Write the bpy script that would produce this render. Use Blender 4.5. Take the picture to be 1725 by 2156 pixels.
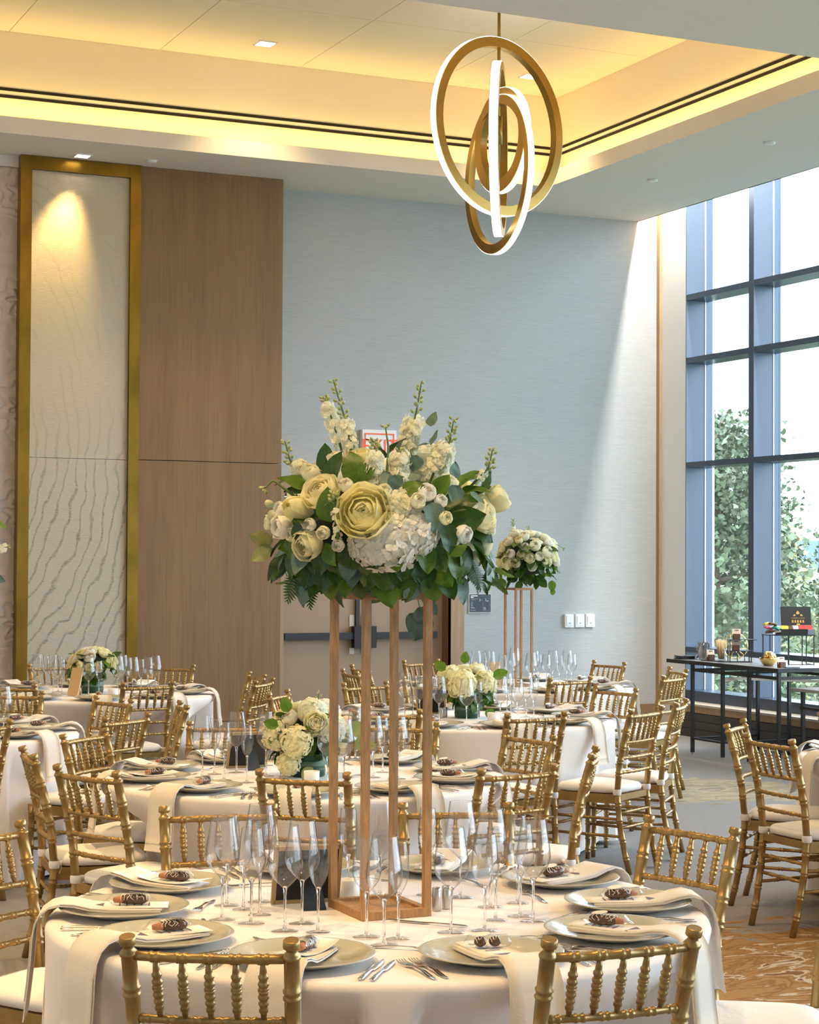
import bpy, math, random
from mathutils import Vector, Matrix, Euler

# ------------------------------------------------------------------ clear
for o in list(bpy.data.objects):
    bpy.data.objects.remove(o, do_unlink=True)
scene = bpy.context.scene
COL = scene.collection
PI = math.pi
def rad(a): return a * PI / 180.0

# ------------------------------------------------------------------ camera
F_PX, CX, CY = 3990.27, 862.5, 1078.0
YAW, PITCH, ROLL = rad(24.749), rad(1.438), rad(0.315)
CAM = Vector((0, 0, 1.74))
_fw = Vector((math.sin(YAW) * math.cos(PITCH), math.cos(YAW) * math.cos(PITCH), math.sin(PITCH)))
_r0 = Vector((math.cos(YAW), -math.sin(YAW), 0))
_u0 = _r0.cross(_fw)
RT = math.cos(ROLL) * _r0 + math.sin(ROLL) * _u0
UP = -math.sin(ROLL) * _r0 + math.cos(ROLL) * _u0
FWH = Vector((math.sin(YAW), math.cos(YAW), 0))
cam_data = bpy.data.cameras.new('camera')
cam_data.sensor_fit = 'HORIZONTAL'
cam_data.sensor_width = 36.0
cam_data.lens = F_PX / 1725.0 * 36.0
cam_data.clip_end = 500
cam = bpy.data.objects.new('camera', cam_data)
COL.objects.link(cam)
m = Matrix((RT, UP, -_fw)).transposed().to_4x4()
m.translation = CAM
cam.matrix_world = m
scene.camera = cam

# ------------------------------------------------------------------ world / exposure
world = bpy.data.worlds.new('world')
scene.world = world
world.use_nodes = True
bg = world.node_tree.nodes['Background']
bg.inputs[0].default_value = (0.68, 0.85, 1.0, 1)
SKY_STRENGTH = 8.0
bg.inputs[1].default_value = SKY_STRENGTH
vs = scene.view_settings
vs.view_transform = 'Standard'
vs.look = 'None'
vs.gamma = 1.0
vs.use_curve_mapping = False
vs.exposure = 0.32
scene.cycles.transparent_max_bounces = 32
scene.cycles.max_bounces = 10
scene.cycles.sample_clamp_indirect = 6.0

# room constants
XW, YB, ZS = 10.624, 16.837, 5.265          # window wall, back wall, soffit
XL, YN = -3.2, -4.5                          # left wall and near wall (behind the camera)
WARM = (1.0, 0.63, 0.23)
WARM2 = (1.0, 0.65, 0.30)

def area_light(name, loc, size, size_y, power, color, rot=(0, 0, 0)):
    l = bpy.data.lights.new(name, 'AREA')
    l.shape = 'RECTANGLE'; l.size = size; l.size_y = size_y
    l.energy = power; l.color = color
    o = bpy.data.objects.new(name, l); COL.objects.link(o)
    o.location = loc; o.rotation_euler = rot
    return o
# sampling hint for the daylight coming in through the window wall (a portal emits nothing itself)
pl = area_light('window_portal', (XW + 0.30, (YN + 16.3) / 2, 2.95), 5.6, 16.3 - YN, 1, (1, 1, 1), (0, rad(90), 0))
pl.data.cycles.is_portal = True

# ------------------------------------------------------------------ pixel <-> place helpers
def ray(px, py): return _fw + RT * ((px - CX) / F_PX) - UP * ((py - CY) / F_PX)
def P(px, py, z):
    d = ray(px, py); t = (z - CAM.z) / d.z
    return CAM + d * t
def PX(px, X, z):                            # the place at width X seen at column px, at height z
    d = ray(px, 1380); t = X / d.x
    p = CAM + d * t; p.z = z
    return p
def PD(px, d, z=0.0):                        # the place at depth d seen at column px
    p = FWH * d + _r0 * ((px - CX) / F_PX * d)
    return Vector((p.x, p.y, z))
def PV(px, py, d): return CAM + ray(px, py) * d

# ------------------------------------------------------------------ materials
MATS = {}
def new_mat(name):
    mt = bpy.data.materials.new(name); mt.use_nodes = True
    return mt, mt.node_tree.nodes, mt.node_tree.links, mt.node_tree.nodes['Principled BSDF']
def pm(name, col, rough=0.5, metal=0.0, spec=0.5, bump=None, var=None, emit=None, estr=0.0, coat=0.0, sheen=0.0, stretch=None):
    """principled material; bump=(scale,strength) noise relief; var=(scale,amount) colour variation"""
    mt, N, L, b = new_mat(name)
    b.inputs['Base Color'].default_value = (*col, 1)
    b.inputs['Roughness'].default_value = rough
    b.inputs['Metallic'].default_value = metal
    b.inputs['Specular IOR Level'].default_value = spec
    if coat: b.inputs['Coat Weight'].default_value = coat
    if sheen: b.inputs['Sheen Weight'].default_value = sheen
    if emit:
        b.inputs['Emission Color'].default_value = (*emit, 1)
        b.inputs['Emission Strength'].default_value = estr
    if bump or var:
        tc = N.new('ShaderNodeTexCoord'); mp = N.new('ShaderNodeMapping')
        L.new(tc.outputs['Object'], mp.inputs[0])
        if stretch: mp.inputs['Scale'].default_value = stretch
    if bump:
        n = N.new('ShaderNodeTexNoise'); n.inputs['Scale'].default_value = bump[0]; n.inputs['Detail'].default_value = 3
        L.new(mp.outputs[0], n.inputs['Vector'])
        bp = N.new('ShaderNodeBump'); bp.inputs['Strength'].default_value = bump[1]; bp.inputs['Distance'].default_value = 0.01
        L.new(n.outputs[0], bp.inputs['Height']); L.new(bp.outputs[0], b.inputs['Normal'])
    if var:
        n2 = N.new('ShaderNodeTexNoise'); n2.inputs['Scale'].default_value = var[0]; n2.inputs['Detail'].default_value = 4
        L.new(mp.outputs[0], n2.inputs['Vector'])
        rp = N.new('ShaderNodeValToRGB')
        rp.color_ramp.elements[0].position = 0.3; rp.color_ramp.elements[1].position = 0.7
        k = var[1]
        rp.color_ramp.elements[0].color = (*[c * (1 - k) for c in col], 1)
        rp.color_ramp.elements[1].color = (*[min(1, c * (1 + k)) for c in col], 1)
        L.new(n2.outputs[0], rp.inputs[0]); L.new(rp.outputs[0], b.inputs['Base Color'])
    MATS[name] = mt
    return mt
def translucent(name, col, k):
    mt = MATS[name]; N, L = mt.node_tree.nodes, mt.node_tree.links
    out = N['Material Output']; b = N['Principled BSDF']
    t = N.new('ShaderNodeBsdfTranslucent'); t.inputs[0].default_value = (*col, 1); mx = N.new('ShaderNodeMixShader'); mx.inputs[0].default_value = k
    L.new(b.outputs[0], mx.inputs[1]); L.new(t.outputs[0], mx.inputs[2]); L.new(mx.outputs[0], out.inputs[0])
def thin_glass(name, ior=1.5, edge=0.62, rough=0.0, tint=(1, 1, 1)):
    mt = bpy.data.materials.new(name); mt.use_nodes = True
    N, L = mt.node_tree.nodes, mt.node_tree.links
    N.clear()
    out = N.new('ShaderNodeOutputMaterial'); mix = N.new('ShaderNodeMixShader')
    tr = N.new('ShaderNodeBsdfTransparent'); gl = N.new('ShaderNodeBsdfGlossy')
    pw = N.new('ShaderNodeMath'); pw.operation = 'POWER'; pw.inputs[1].default_value = 5.0
    fr = N.new('ShaderNodeMapRange'); f0 = ((ior - 1) / (ior + 1)) ** 2; fr.inputs[3].default_value = f0; fr.inputs[4].default_value = 1.0
    lw = N.new('ShaderNodeLayerWeight'); rp = N.new('ShaderNodeValToRGB')
    gl.inputs['Roughness'].default_value = rough
    lw.inputs[0].default_value = 0.5
    rp.color_ramp.elements[0].position = 0.40; rp.color_ramp.elements[0].color = (*[0.98 * t for t in tint], 1)
    rp.color_ramp.elements[1].position = 1.0; rp.color_ramp.elements[1].color = (*[edge * t for t in tint], 1)
    L.new(lw.outputs['Facing'], rp.inputs[0]); L.new(rp.outputs[0], tr.inputs[0])
    L.new(lw.outputs['Facing'], pw.inputs[0]); L.new(pw.outputs[0], fr.inputs[0])
    L.new(fr.outputs[0], mix.inputs[0]); L.new(tr.outputs[0], mix.inputs[1]); L.new(gl.outputs[0], mix.inputs[2])
    L.new(mix.outputs[0], out.inputs[0])
    MATS[name] = mt
    return mt
def emis(name, col, s):
    mt = bpy.data.materials.new(name); mt.use_nodes = True
    N, L = mt.node_tree.nodes, mt.node_tree.links
    N.clear()
    out = N.new('ShaderNodeOutputMaterial'); e = N.new('ShaderNodeEmission')
    e.inputs[0].default_value = (*col, 1); e.inputs[1].default_value = s
    L.new(e.outputs[0], out.inputs[0]); MATS[name] = mt
    return mt

pm('gold', (0.40, 0.250, 0.090), 0.34, 0.62, var=(14, 0.14))
pm('cushion', (0.88, 0.84, 0.80), 0.9, bump=(60, 0.15))
pm('cloth', (0.86, 0.79, 0.74), 0.92, bump=(9, 0.10), sheen=0.2)
pm('napkin', (0.80, 0.72, 0.62), 0.92, bump=(300, 0.12))
pm('plate', (0.50, 0.47, 0.37), 0.16, coat=0.4, bump=(160, 0.05))
pm('card', (0.88, 0.83, 0.74), 0.7)
pm('ink', (0.16, 0.13, 0.15), 0.7)
pm('chocolate', (0.10, 0.040, 0.018), 0.25, bump=(60, 0.4))
pm('biscuit', (0.45, 0.18, 0.08), 0.6, bump=(80, 0.4))
pm('icing', (0.85, 0.78, 0.68), 0.4)
pm('silver', (0.62, 0.60, 0.57), 0.14, 1.0)
pm('steel', (0.55, 0.53, 0.50), 0.3, 1.0)
pm('standwood', (0.42, 0.225, 0.088), 0.55, var=(18, 0.25), stretch=(6, 6, 1))
pm('black', (0.012, 0.012, 0.013), 0.45)
pm('blackmetal', (0.035, 0.035, 0.038), 0.4, 0.3)
pm('frametan', (0.42, 0.31, 0.16), 0.4, 0.4)
pm('kraft', (0.62, 0.42, 0.22), 0.7)
pm('wax', (0.88, 0.88, 0.84), 0.35)
pm('vaseleaf', (0.018, 0.075, 0.045), 0.3, var=(9, 0.5), stretch=(1, 1, 9))
pm('petal_yellow', (0.96, 0.90, 0.55), 0.6, var=(25, 0.12))
pm('petal_cream', (0.95, 0.89, 0.58), 0.6, var=(25, 0.10))
pm('petal_white', (0.95, 0.93, 0.84), 0.6, var=(25, 0.06))
pm('petal_ivory', (0.94, 0.92, 0.74), 0.6, var=(30, 0.10))
pm('leaf_dark', (0.034, 0.080, 0.008), 0.4, var=(12, 0.45))
pm('leaf_mid', (0.085, 0.165, 0.010), 0.42, var=(12, 0.35))
pm('leaf_euc', (0.115, 0.19, 0.145), 0.55, var=(16, 0.2))
pm('leaf_olive', (0.26, 0.28, 0.10), 0.5, var=(16, 0.2))
pm('stem', (0.13, 0.20, 0.05), 0.5)
pm('bud', (0.42, 0.45, 0.18), 0.55)
for _n, _c, _k in (('petal_yellow', (.98, .92, .55), .38), ('petal_cream', (.98, .94, .72), .38), ('petal_white', (.96, .94, .84), .38), ('petal_ivory', (.96, .94, .76), .38), ('leaf_dark', (.10, .22, .02), .15), ('leaf_mid', (.22, .38, .03), .25), ('leaf_olive', (.45, .48, .16), .25)):
    translucent(_n, _c, _k)
pm('moss', (0.012, 0.030, 0.008), 0.9)
pm('paint', (0.76, 0.73, 0.70), 0.85)
pm('paint_tray', (0.80, 0.74, 0.62), 0.85)
pm('slot', (0.008, 0.006, 0.005), 0.9)
pm('brass', (0.29, 0.165, 0.022), 0.30, 0.85, var=(3, 0.35), stretch=(1, 1, 0.5))
pm('doorpanel', (0.36, 0.255, 0.165), 0.6, var=(2, 0.05), bump=(300, 0.1))
pm('doorwood', (0.20, 0.095, 0.035), 0.5, var=(4, 0.2), stretch=(8, 8, 0.6))
pm('tanwood', (0.40, 0.27, 0.15), 0.6, var=(5, 0.12), stretch=(8, 8, 0.6))
pm('baseboard', (0.27, 0.165, 0.085), 0.6, var=(5, 0.1), stretch=(0.6, 0.6, 6))
pm('whitewall', (0.80, 0.775, 0.72), 0.85, bump=(200, 0.08))
pm('pierwhite', (0.90, 0.89, 0.86), 0.8, bump=(200, 0.08))
pm('frame', (0.062, 0.082, 0.120), 0.36, 0.25)  # dark frames; the blue of the reflected sky is put into the base colour
pm('gasket', (0.85, 0.93, 0.95), 0.3)
pm('heater', (0.060, 0.056, 0.052), 0.5)
pm('ledge', (0.62, 0.56, 0.48), 0.5)
pm('ringgold', (0.36, 0.225, 0.050), 0.32, 0.75)
pm('plastic', (0.85, 0.86, 0.86), 0.4)
pm('signdark', (0.055, 0.065, 0.085), 0.5)
pm('signgrey', (0.34, 0.37, 0.42), 0.6)
pm('signedge', (0.62, 0.62, 0.56), 0.5)
pm('exitred', (0.80, 0.10, 0.04), 0.5, emit=(1.0, 0.16, 0.05), estr=0.15)
pm('tabletop', (0.30, 0.30, 0.30), 0.25)
pm('foil', (0.55, 0.53, 0.54), 0.3, 0.9, bump=(60, 0.5))
pm('straw', (0.72, 0.53, 0.30), 0.7)
pm('brown', (0.13, 0.055, 0.030), 0.6)
pm('blush', (0.83, 0.66, 0.55), 0.6)
pm('bowlgold', (0.75, 0.53, 0.20), 0.16, 1.0)
pm('red', (0.75, 0.03, 0.02), 0.45)
pm('yellow', (0.70, 0.60, 0.04), 0.5)
pm('teal', (0.03, 0.30, 0.16), 0.5)
pm('pink', (0.72, 0.12, 0.24), 0.5)
pm('greyblue', (0.18, 0.21, 0.27), 0.5)
pm('goldink', (0.55, 0.38, 0.08), 0.4, 0.4)
pm('bark', (0.16, 0.12, 0.09), 0.9)
pm('tree_a', (0.095, 0.120, 0.062), 0.6, var=(1.2, 0.5))
pm('tree_b', (0.20, 0.195, 0.085), 0.6, var=(1.5, 0.45))
pm('grass', (0.10, 0.14, 0.05), 0.9)
pm('roofblue', (0.085, 0.135, 0.22), 0.6)
pm('facade', (0.40, 0.46, 0.50), 0.7)
pm('facadeglass', (0.055, 0.16, 0.24), 0.2)
thin_glass('glass', 1.95, 0.45)
thin_glass('glassfoot', 1.6, 0.85)
thin_glass('film', 1.4, 0.9, 0.08)
thin_glass('pane', 1.35, 0.9)
emis('led', (1.0, 0.95, 0.86), 5.0)
emis('lampface', (1.0, 0.87, 0.62), 9.0)
emis('warmstrip', (1.0, 0.70, 0.32), 6.0)
g, N, L, b = new_mat('stemglass')
b.inputs['Base Color'].default_value = (1, 1, 1, 1); b.inputs['Roughness'].default_value = 0.0
b.inputs['Transmission Weight'].default_value = 1.0; b.inputs['IOR'].default_value = 1.46
MATS['stemglass'] = g

def node_mat(name, rough=0.8, metal=0.0):
    mt, N, L, b = new_mat(name)
    b.inputs['Roughness'].default_value = rough; b.inputs['Metallic'].default_value = metal
    tc = N.new('ShaderNodeTexCoord'); MATS[name] = mt
    return mt, N, L, b, tc
def mapping(N, L, tc, scale=(1, 1, 1), loc=(0, 0, 0), rot=(0, 0, 0), out='Object'):
    mp = N.new('ShaderNodeMapping'); L.new(tc.outputs[out], mp.inputs[0])
    mp.inputs['Scale'].default_value = scale; mp.inputs['Location'].default_value = loc; mp.inputs['Rotation'].default_value = rot
    return mp
def noise(N, L, vec, scale, detail=3, rough=0.5, dist=0.0):
    n = N.new('ShaderNodeTexNoise'); n.inputs['Scale'].default_value = scale; n.inputs['Detail'].default_value = detail
    n.inputs['Roughness'].default_value = rough; n.inputs['Distortion'].default_value = dist
    L.new(vec, n.inputs['Vector']); return n
def ramp(N, L, src, stops):
    r = N.new('ShaderNodeValToRGB'); e = r.color_ramp.elements
    while len(e) < len(stops): e.new(0.5)
    for i, (p, c) in enumerate(stops):
        e[i].position = p; e[i].color = (*c, 1) if len(c) == 3 else c
    L.new(src, r.inputs[0]); return r
def mixc(N, L, fac, a, bb, mode='MIX'):
    mx = N.new('ShaderNodeMix'); mx.data_type = 'RGBA'; mx.blend_type = mode
    if isinstance(fac, (int, float)): mx.inputs[0].default_value = fac
    else: L.new(fac, mx.inputs[0])
    for i, v in ((6, a), (7, bb)):
        if isinstance(v, tuple): mx.inputs[i].default_value = (*v, 1)
        else: L.new(v, mx.inputs[i])
    return mx.outputs[2]
def math_n(N, L, op, a, bb=None):
    q = N.new('ShaderNodeMath'); q.operation = op
    for i, v in ((0, a), (1, bb)):
        if v is None: continue
        if isinstance(v, (int, float)): q.inputs[i].default_value = v
        else: L.new(v, q.inputs[i])
    return q.outputs[0]
def bump(N, L, b, h, strength=0.3, dist=0.01):
    bp = N.new('ShaderNodeBump'); bp.inputs['Strength'].default_value = strength; bp.inputs['Distance'].default_value = dist
    L.new(h, bp.inputs['Height']); L.new(bp.outputs[0], b.inputs['Normal'])

# woven wall covering
mt, N, L, b, tc = node_mat('wallpaper', 0.75)
n1 = noise(N, L, mapping(N, L, tc, (2.5, 1, 90)).outputs[0], 3, 4, 0.7)
n2 = noise(N, L, mapping(N, L, tc, (1, 1, 1)).outputs[0], 0.6, 3)
r1 = ramp(N, L, n1.outputs[0], [(0.3, (0.40, 0.42, 0.43)), (0.7, (0.52, 0.535, 0.54))])
L.new(mixc(N, L, 0.12, r1.outputs[0], n2.outputs[0], 'SOFT_LIGHT'), b.inputs['Base Color'])
bump(N, L, b, n1.outputs[0], 0.25, 0.004)
# veneer
mt, N, L, b, tc = node_mat('veneer', 0.55)
n1 = noise(N, L, mapping(N, L, tc, (26, 26, 0.7)).outputs[0], 2.2, 5, 0.65)
n2 = noise(N, L, mapping(N, L, tc, (3, 3, 0.15)).outputs[0], 1.5, 3)
r1 = ramp(N, L, n1.outputs[0], [(0.3, (0.205, 0.108, 0.040)), (0.75, (0.285, 0.158, 0.062))])
L.new(mixc(N, L, 0.35, r1.outputs[0], n2.outputs[0], 'SOFT_LIGHT'), b.inputs['Base Color'])
# silvery panel with swept ripple lines (object coords: x across, z up)
mt, N, L, b, tc = node_mat('ripplepanel', 0.36, 0.35)
mpb = mapping(N, L, tc)
big = noise(N, L, mapping(N, L, tc, (1.0, 1, 0.6)).outputs[0], 1.1, 2)
fine = noise(N, L, mapping(N, L, tc, (6, 1, 140)).outputs[0], 2, 3, 0.7)
wv = N.new('ShaderNodeTexWave'); wv.wave_type = 'RINGS'; wv.rings_direction = 'SPHERICAL'
wv.inputs['Scale'].default_value = 3.3; wv.inputs['Distortion'].default_value = 6.5; wv.inputs['Detail'].default_value = 3; wv.inputs['Detail Scale'].default_value = 1.3
L.new(mapping(N, L, tc, (1.0, 1, 0.62), (0.55, 0, -1.55)).outputs[0], wv.inputs['Vector'])
lines = ramp(N, L, wv.outputs[0], [(0.84, (0, 0, 0)), (0.98, (1, 1, 1))])
brk = ramp(N, L, fine.outputs[0], [(0.40, (0, 0, 0)), (0.60, (1, 1, 1))])
sep = N.new('ShaderNodeSeparateXYZ'); L.new(tc.outputs['Object'], sep.inputs[0])
low = N.new('ShaderNodeMapRange'); L.new(sep.outputs[2], low.inputs[0]); low.inputs[1].default_value = 3.0; low.inputs[2].default_value = 2.0
patch = ramp(N, L, noise(N, L, mapping(N, L, tc, (1.4, 1, 0.7), (3, 0, 1)).outputs[0], 2.0, 2).outputs[0], [(0.42, (0, 0, 0)), (0.6, (1, 1, 1))])
lf = math_n(N, L, 'MULTIPLY', lines.outputs[0], brk.outputs[0])
lf = math_n(N, L, 'MULTIPLY', lf, math_n(N, L, 'MAXIMUM', low.outputs[0], math_n(N, L, 'MULTIPLY', patch.outputs[0], 0.35)))
base = ramp(N, L, fine.outputs[0], [(0.25, (0.47, 0.415, 0.31)), (0.8, (0.60, 0.535, 0.41))])
c1 = mixc(N, L, math_n(N, L, 'MULTIPLY', lf, 0.8), base.outputs[0], (0.13, 0.115, 0.095))
L.new(c1, b.inputs['Base Color'])
bump(N, L, b, fine.outputs[0], 0.5, 0.006)
# plaster relief
pm('plaster', (0.66, 0.57, 0.51), 0.8)
# carpet
mt, N, L, b, tc = node_mat('carpet', 0.95)
st = noise(N, L, mapping(N, L, tc, (9, 60, 1), rot=(0, 0, rad(-20))).outputs[0], 1.6, 3, 0.65)
fib = noise(N, L, mapping(N, L, tc, (1, 1, 1)).outputs[0], 220, 2)
grey = ramp(N, L, st.outputs[0], [(0.3, (0.205, 0.192, 0.182)), (0.7, (0.29, 0.272, 0.258))])
sw = noise(N, L, mapping(N, L, tc, (1.0, 2.2, 1), rot=(0, 0, rad(-22))).outputs[0], 2.6, 3, 0.55, 1.6)
gold = ramp(N, L, sw.outputs[0], [(0.36, (0.34, 0.185, 0.055)), (0.44, (0.245, 0.115, 0.028)), (0.50, (0.33, 0.175, 0.05)), (0.545, (0.25, 0.12, 0.03)), (0.57, (0.50, 0.41, 0.30)), (0.64, (0.20, 0.085, 0.02))])
gold.color_ramp.interpolation = 'CONSTANT'
pale = ramp(N, L, sw.outputs[0], [(0.4, (0.30, 0.24, 0.14)), (0.55, (0.42, 0.35, 0.21)), (0.62, (0.24, 0.20, 0.14))])
wob = noise(N, L, mapping(N, L, tc, (1.4, 2.6, 1), rot=(0, 0, rad(-22))).outputs[0], 2.2, 4, 0.6)
def blob(cx, cy, r):
    vm = N.new('ShaderNodeVectorMath'); vm.operation = 'DISTANCE'
    L.new(tc.outputs['Object'], vm.inputs[0]); vm.inputs[1].default_value = (cx, cy, 0)
    q = math_n(N, L, 'ADD', vm.outputs['Value'], math_n(N, L, 'MULTIPLY', math_n(N, L, 'SUBTRACT', wob.outputs[0], 0.5), r * 1.6))
    mr = N.new('ShaderNodeMapRange'); L.new(q, mr.inputs[0])
    mr.inputs[1].default_value = r * 1.02; mr.inputs[2].default_value = r * 0.97
    return mr.outputs[0]
c = grey.outputs[0]
for (bx, by, br) in ((4.9, 6.0, 1.6), (7.4, 3.0, 1.3), (1.0, 2.0, 1.2), (-0.6, 7.2, 1.1)):
    c = mixc(N, L, blob(bx, by, br), c, gold.outputs[0])
for (bx, by, br) in ((8.1, 12.2, 0.75), (8.6, 8.6, 0.7), (0.2, 12.4, 0.9)):
    c = mixc(N, L, blob(bx, by, br), c, pale.outputs[0])
L.new(c, b.inputs['Base Color'])
bump(N, L, b, fib.outputs[0], 0.4, 0.01)

# ------------------------------------------------------------------ mesh builder
class MB:
    def __init__(s): s.v = []; s.f = []; s.sm = []; s.mi = []; s.cur = 0
    def face(s, idx, smooth): s.f.append(idx); s.sm.append(smooth); s.mi.append(s.cur)
    def box(s, c, size, rz=0.0, rot=None, smooth=False):
        R = rot if rot is not None else Matrix.Rotation(rz, 3, 'Z')
        c = Vector(c); hx, hy, hz = size[0] / 2, size[1] / 2, size[2] / 2
        n = len(s.v)
        for x, y, z in ((-1, -1, -1), (1, -1, -1), (1, 1, -1), (-1, 1, -1), (-1, -1, 1), (1, -1, 1), (1, 1, 1), (-1, 1, 1)):
            s.v.append(c + R @ Vector((x * hx, y * hy, z * hz)))
        for q in ((0, 3, 2, 1), (4, 5, 6, 7), (0, 1, 5, 4), (1, 2, 6, 5), (2, 3, 7, 6), (3, 0, 4, 7)):
            s.face(tuple(n + i for i in q), smooth)
        return s
    def bb(s, x0, x1, y0, y1, z0, z1):
        return s.box(((x0 + x1) / 2, (y0 + y1) / 2, (z0 + z1) / 2), (x1 - x0, y1 - y0, z1 - z0))
    def tube(s, pts, radii, seg=8, caps=True, closed=False):
        pts = [Vector(p) for p in pts]
        if isinstance(radii, (int, float)): radii = [radii] * len(pts)
        n0 = len(s.v); K = len(pts)
        t0 = (pts[1] - pts[0]).normalized()
        ref = Vector((0, 0, 1)) if abs(t0.z) < 0.9 else Vector((1, 0, 0))
        nrm = t0.cross(ref).normalized()
        for i, p in enumerate(pts):
            a = pts[i - 1] if i > 0 else (pts[-1] if closed else pts[0])
            bq = pts[i + 1] if i < K - 1 else (pts[0] if closed else pts[-1])
            t = (bq - a).normalized()
            nrm = (nrm - t * nrm.dot(t))
            nrm = nrm.normalized() if nrm.length > 1e-9 else t.orthogonal().normalized()
            bi = t.cross(nrm)
            for k in range(seg):
                an = 2 * PI * k / seg
                s.v.append(p + (nrm * math.cos(an) + bi * math.sin(an)) * radii[i])
        for i in range(K if closed else K - 1):
            j = (i + 1) % K
            for k in range(seg):
                k2 = (k + 1) % seg
                s.face((n0 + i * seg + k, n0 + i * seg + k2, n0 + j * seg + k2, n0 + j * seg + k), True)
        if caps and not closed:
            s.face(tuple(n0 + k for k in reversed(range(seg))), False)
            s.face(tuple(n0 + (K - 1) * seg + k for k in range(seg)), False)
        return s
    def lathe(s, prof, seg=16, origin=(0, 0, 0), capb=False, capt=False):
        o = Vector(origin); n0 = len(s.v)
        for r, z in prof:
            for k in range(seg):
                a = 2 * PI * k / seg
                s.v.append(o + Vector((r * math.cos(a), r * math.sin(a), z)))
        for i in range(len(prof) - 1):
            for k in range(seg):
                k2 = (k + 1) % seg
                s.face((n0 + i * seg + k, n0 + i * seg + k2, n0 + (i + 1) * seg + k2, n0 + (i + 1) * seg + k), True)
        if capb: s.face(tuple(n0 + k for k in reversed(range(seg))), False)
        if capt: s.face(tuple(n0 + (len(prof) - 1) * seg + k for k in range(seg)), False)
        return s
    def grid(s, rows, smooth=True, closed=False):
        n0 = len(s.v); R = len(rows); Cn = len(rows[0])
        for r in rows:
            for p in r: s.v.append(Vector(p))
        for i in range(R - 1):
            for k in range(Cn if closed else Cn - 1):
                k2 = (k + 1) % Cn
                s.face((n0 + i * Cn + k, n0 + i * Cn + k2, n0 + (i + 1) * Cn + k2, n0 + (i + 1) * Cn + k), smooth)
        return s
    def slab(s, rows, th, up=None):
        """thick sheet from a grid of points: offset along normals of the sheet"""
        R = len(rows); Cn = len(rows[0]); rows = [[Vector(p) for p in r] for r in rows]
        low = []
        for i in range(R):
            lr = []
            for k in range(Cn):
                a = rows[min(i + 1, R - 1)][k] - rows[max(i - 1, 0)][k]
                bq = rows[i][min(k + 1, Cn - 1)] - rows[i][max(k - 1, 0)]
                n = a.cross(bq)
                n = n.normalized() if n.length > 1e-12 else Vector((0, 0, 1))
                lr.append(rows[i][k] + n * th)
            low.append(lr)
        n0 = len(s.v)
        for r in rows + low:
            s.v.extend(r)
        def id_(l, i, k): return n0 + l * R * Cn + i * Cn + k
        for i in range(R - 1):
            for k in range(Cn - 1):
                s.face((id_(0, i, k), id_(0, i, k + 1), id_(0, i + 1, k + 1), id_(0, i + 1, k)), True)
                s.face((id_(1, i, k), id_(1, i + 1, k), id_(1, i + 1, k + 1), id_(1, i, k + 1)), True)
        for i in range(R - 1):
            for k in (0, Cn - 1):
                s.face((id_(0, i, k), id_(0, i + 1, k), id_(1, i + 1, k), id_(1, i, k)), False)
        for k in range(Cn - 1):
            for i in (0, R - 1):
                s.face((id_(0, i, k), id_(1, i, k), id_(1, i, k + 1), id_(0, i, k + 1)), False)
        return s
    def poly(s, pts, th, M=None):
        """flat outline (x,y) extruded th in z"""
        n0 = len(s.v); K = len(pts); M = M or Matrix.Identity(4)
        for z in (0, th):
            for x, y in pts: s.v.append(M @ Vector((x, y, z)))
        s.face(tuple(n0 + K + i for i in range(K)), False)
        s.face(tuple(n0 + i for i in reversed(range(K))), False)
        for i in range(K):
            j = (i + 1) % K
            s.face((n0 + i, n0 + j, n0 + K + j, n0 + K + i), False)
        return s
    def add(s, other, M):
        n0 = len(s.v)
        s.v.extend(M @ Vector(p) for p in other.v)
        for f, sm, mi in zip(other.f, other.sm, other.mi):
            s.f.append(tuple(n0 + i for i in f)); s.sm.append(sm); s.mi.append(mi)
        return s
    def mesh(s, name, mats):
        me = bpy.data.meshes.new(name)
        me.from_pydata([tuple(p) for p in s.v], [], s.f)
        if isinstance(mats, str): mats = [mats]
        for mn in mats: me.materials.append(MATS[mn])
        me.polygons.foreach_set('use_smooth', s.sm)
        if len(mats) > 1: me.polygons.foreach_set('material_index', s.mi)
        me.update()
        return me
    def obj(s, name, mats, parent=None): return mobj(name, s.mesh(name, mats), parent)

def mobj(name, me, parent=None, M=None):
    o = bpy.data.objects.new(name, me); COL.objects.link(o)
    if parent is not None: o.parent = parent
    if M is not None: o.matrix_local = M
    return o
LABELS = {}
def tag(o, label, cat, group=None):
    o['label'] = label; o['category'] = cat
    if group: o['group'] = group
    LABELS.setdefault(label, []).append(o)
    return o
def root(name, loc=(0, 0, 0), rz=0.0):
    o = bpy.data.objects.new(name, None); COL.objects.link(o)
    o.empty_display_size = 0.05
    o.location = loc; o.rotation_euler = (0, 0, rz)
    return o
def struct(o): o['kind'] = 'structure'; return o
def text_mb(txt, size, ang=None):
    cu = bpy.data.curves.new('t', 'FONT'); cu.body = txt; cu.size = size; cu.align_x = 'CENTER'; cu.align_y = 'CENTER'
    if ang: cu.shear = ang
    cu.resolution_u = 2
    o = bpy.data.objects.new('t', cu); COL.objects.link(o)
    bpy.context.view_layer.update()
    me = bpy.data.meshes.new_from_object(o.evaluated_get(bpy.context.evaluated_depsgraph_get()))
    mb = MB()
    mb.v = [v.co.copy() for v in me.vertices]
    for p in me.polygons: mb.face(tuple(p.vertices), False)
    bpy.data.objects.remove(o, do_unlink=True); bpy.data.curves.remove(cu); bpy.data.meshes.remove(me)
    return mb
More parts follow.
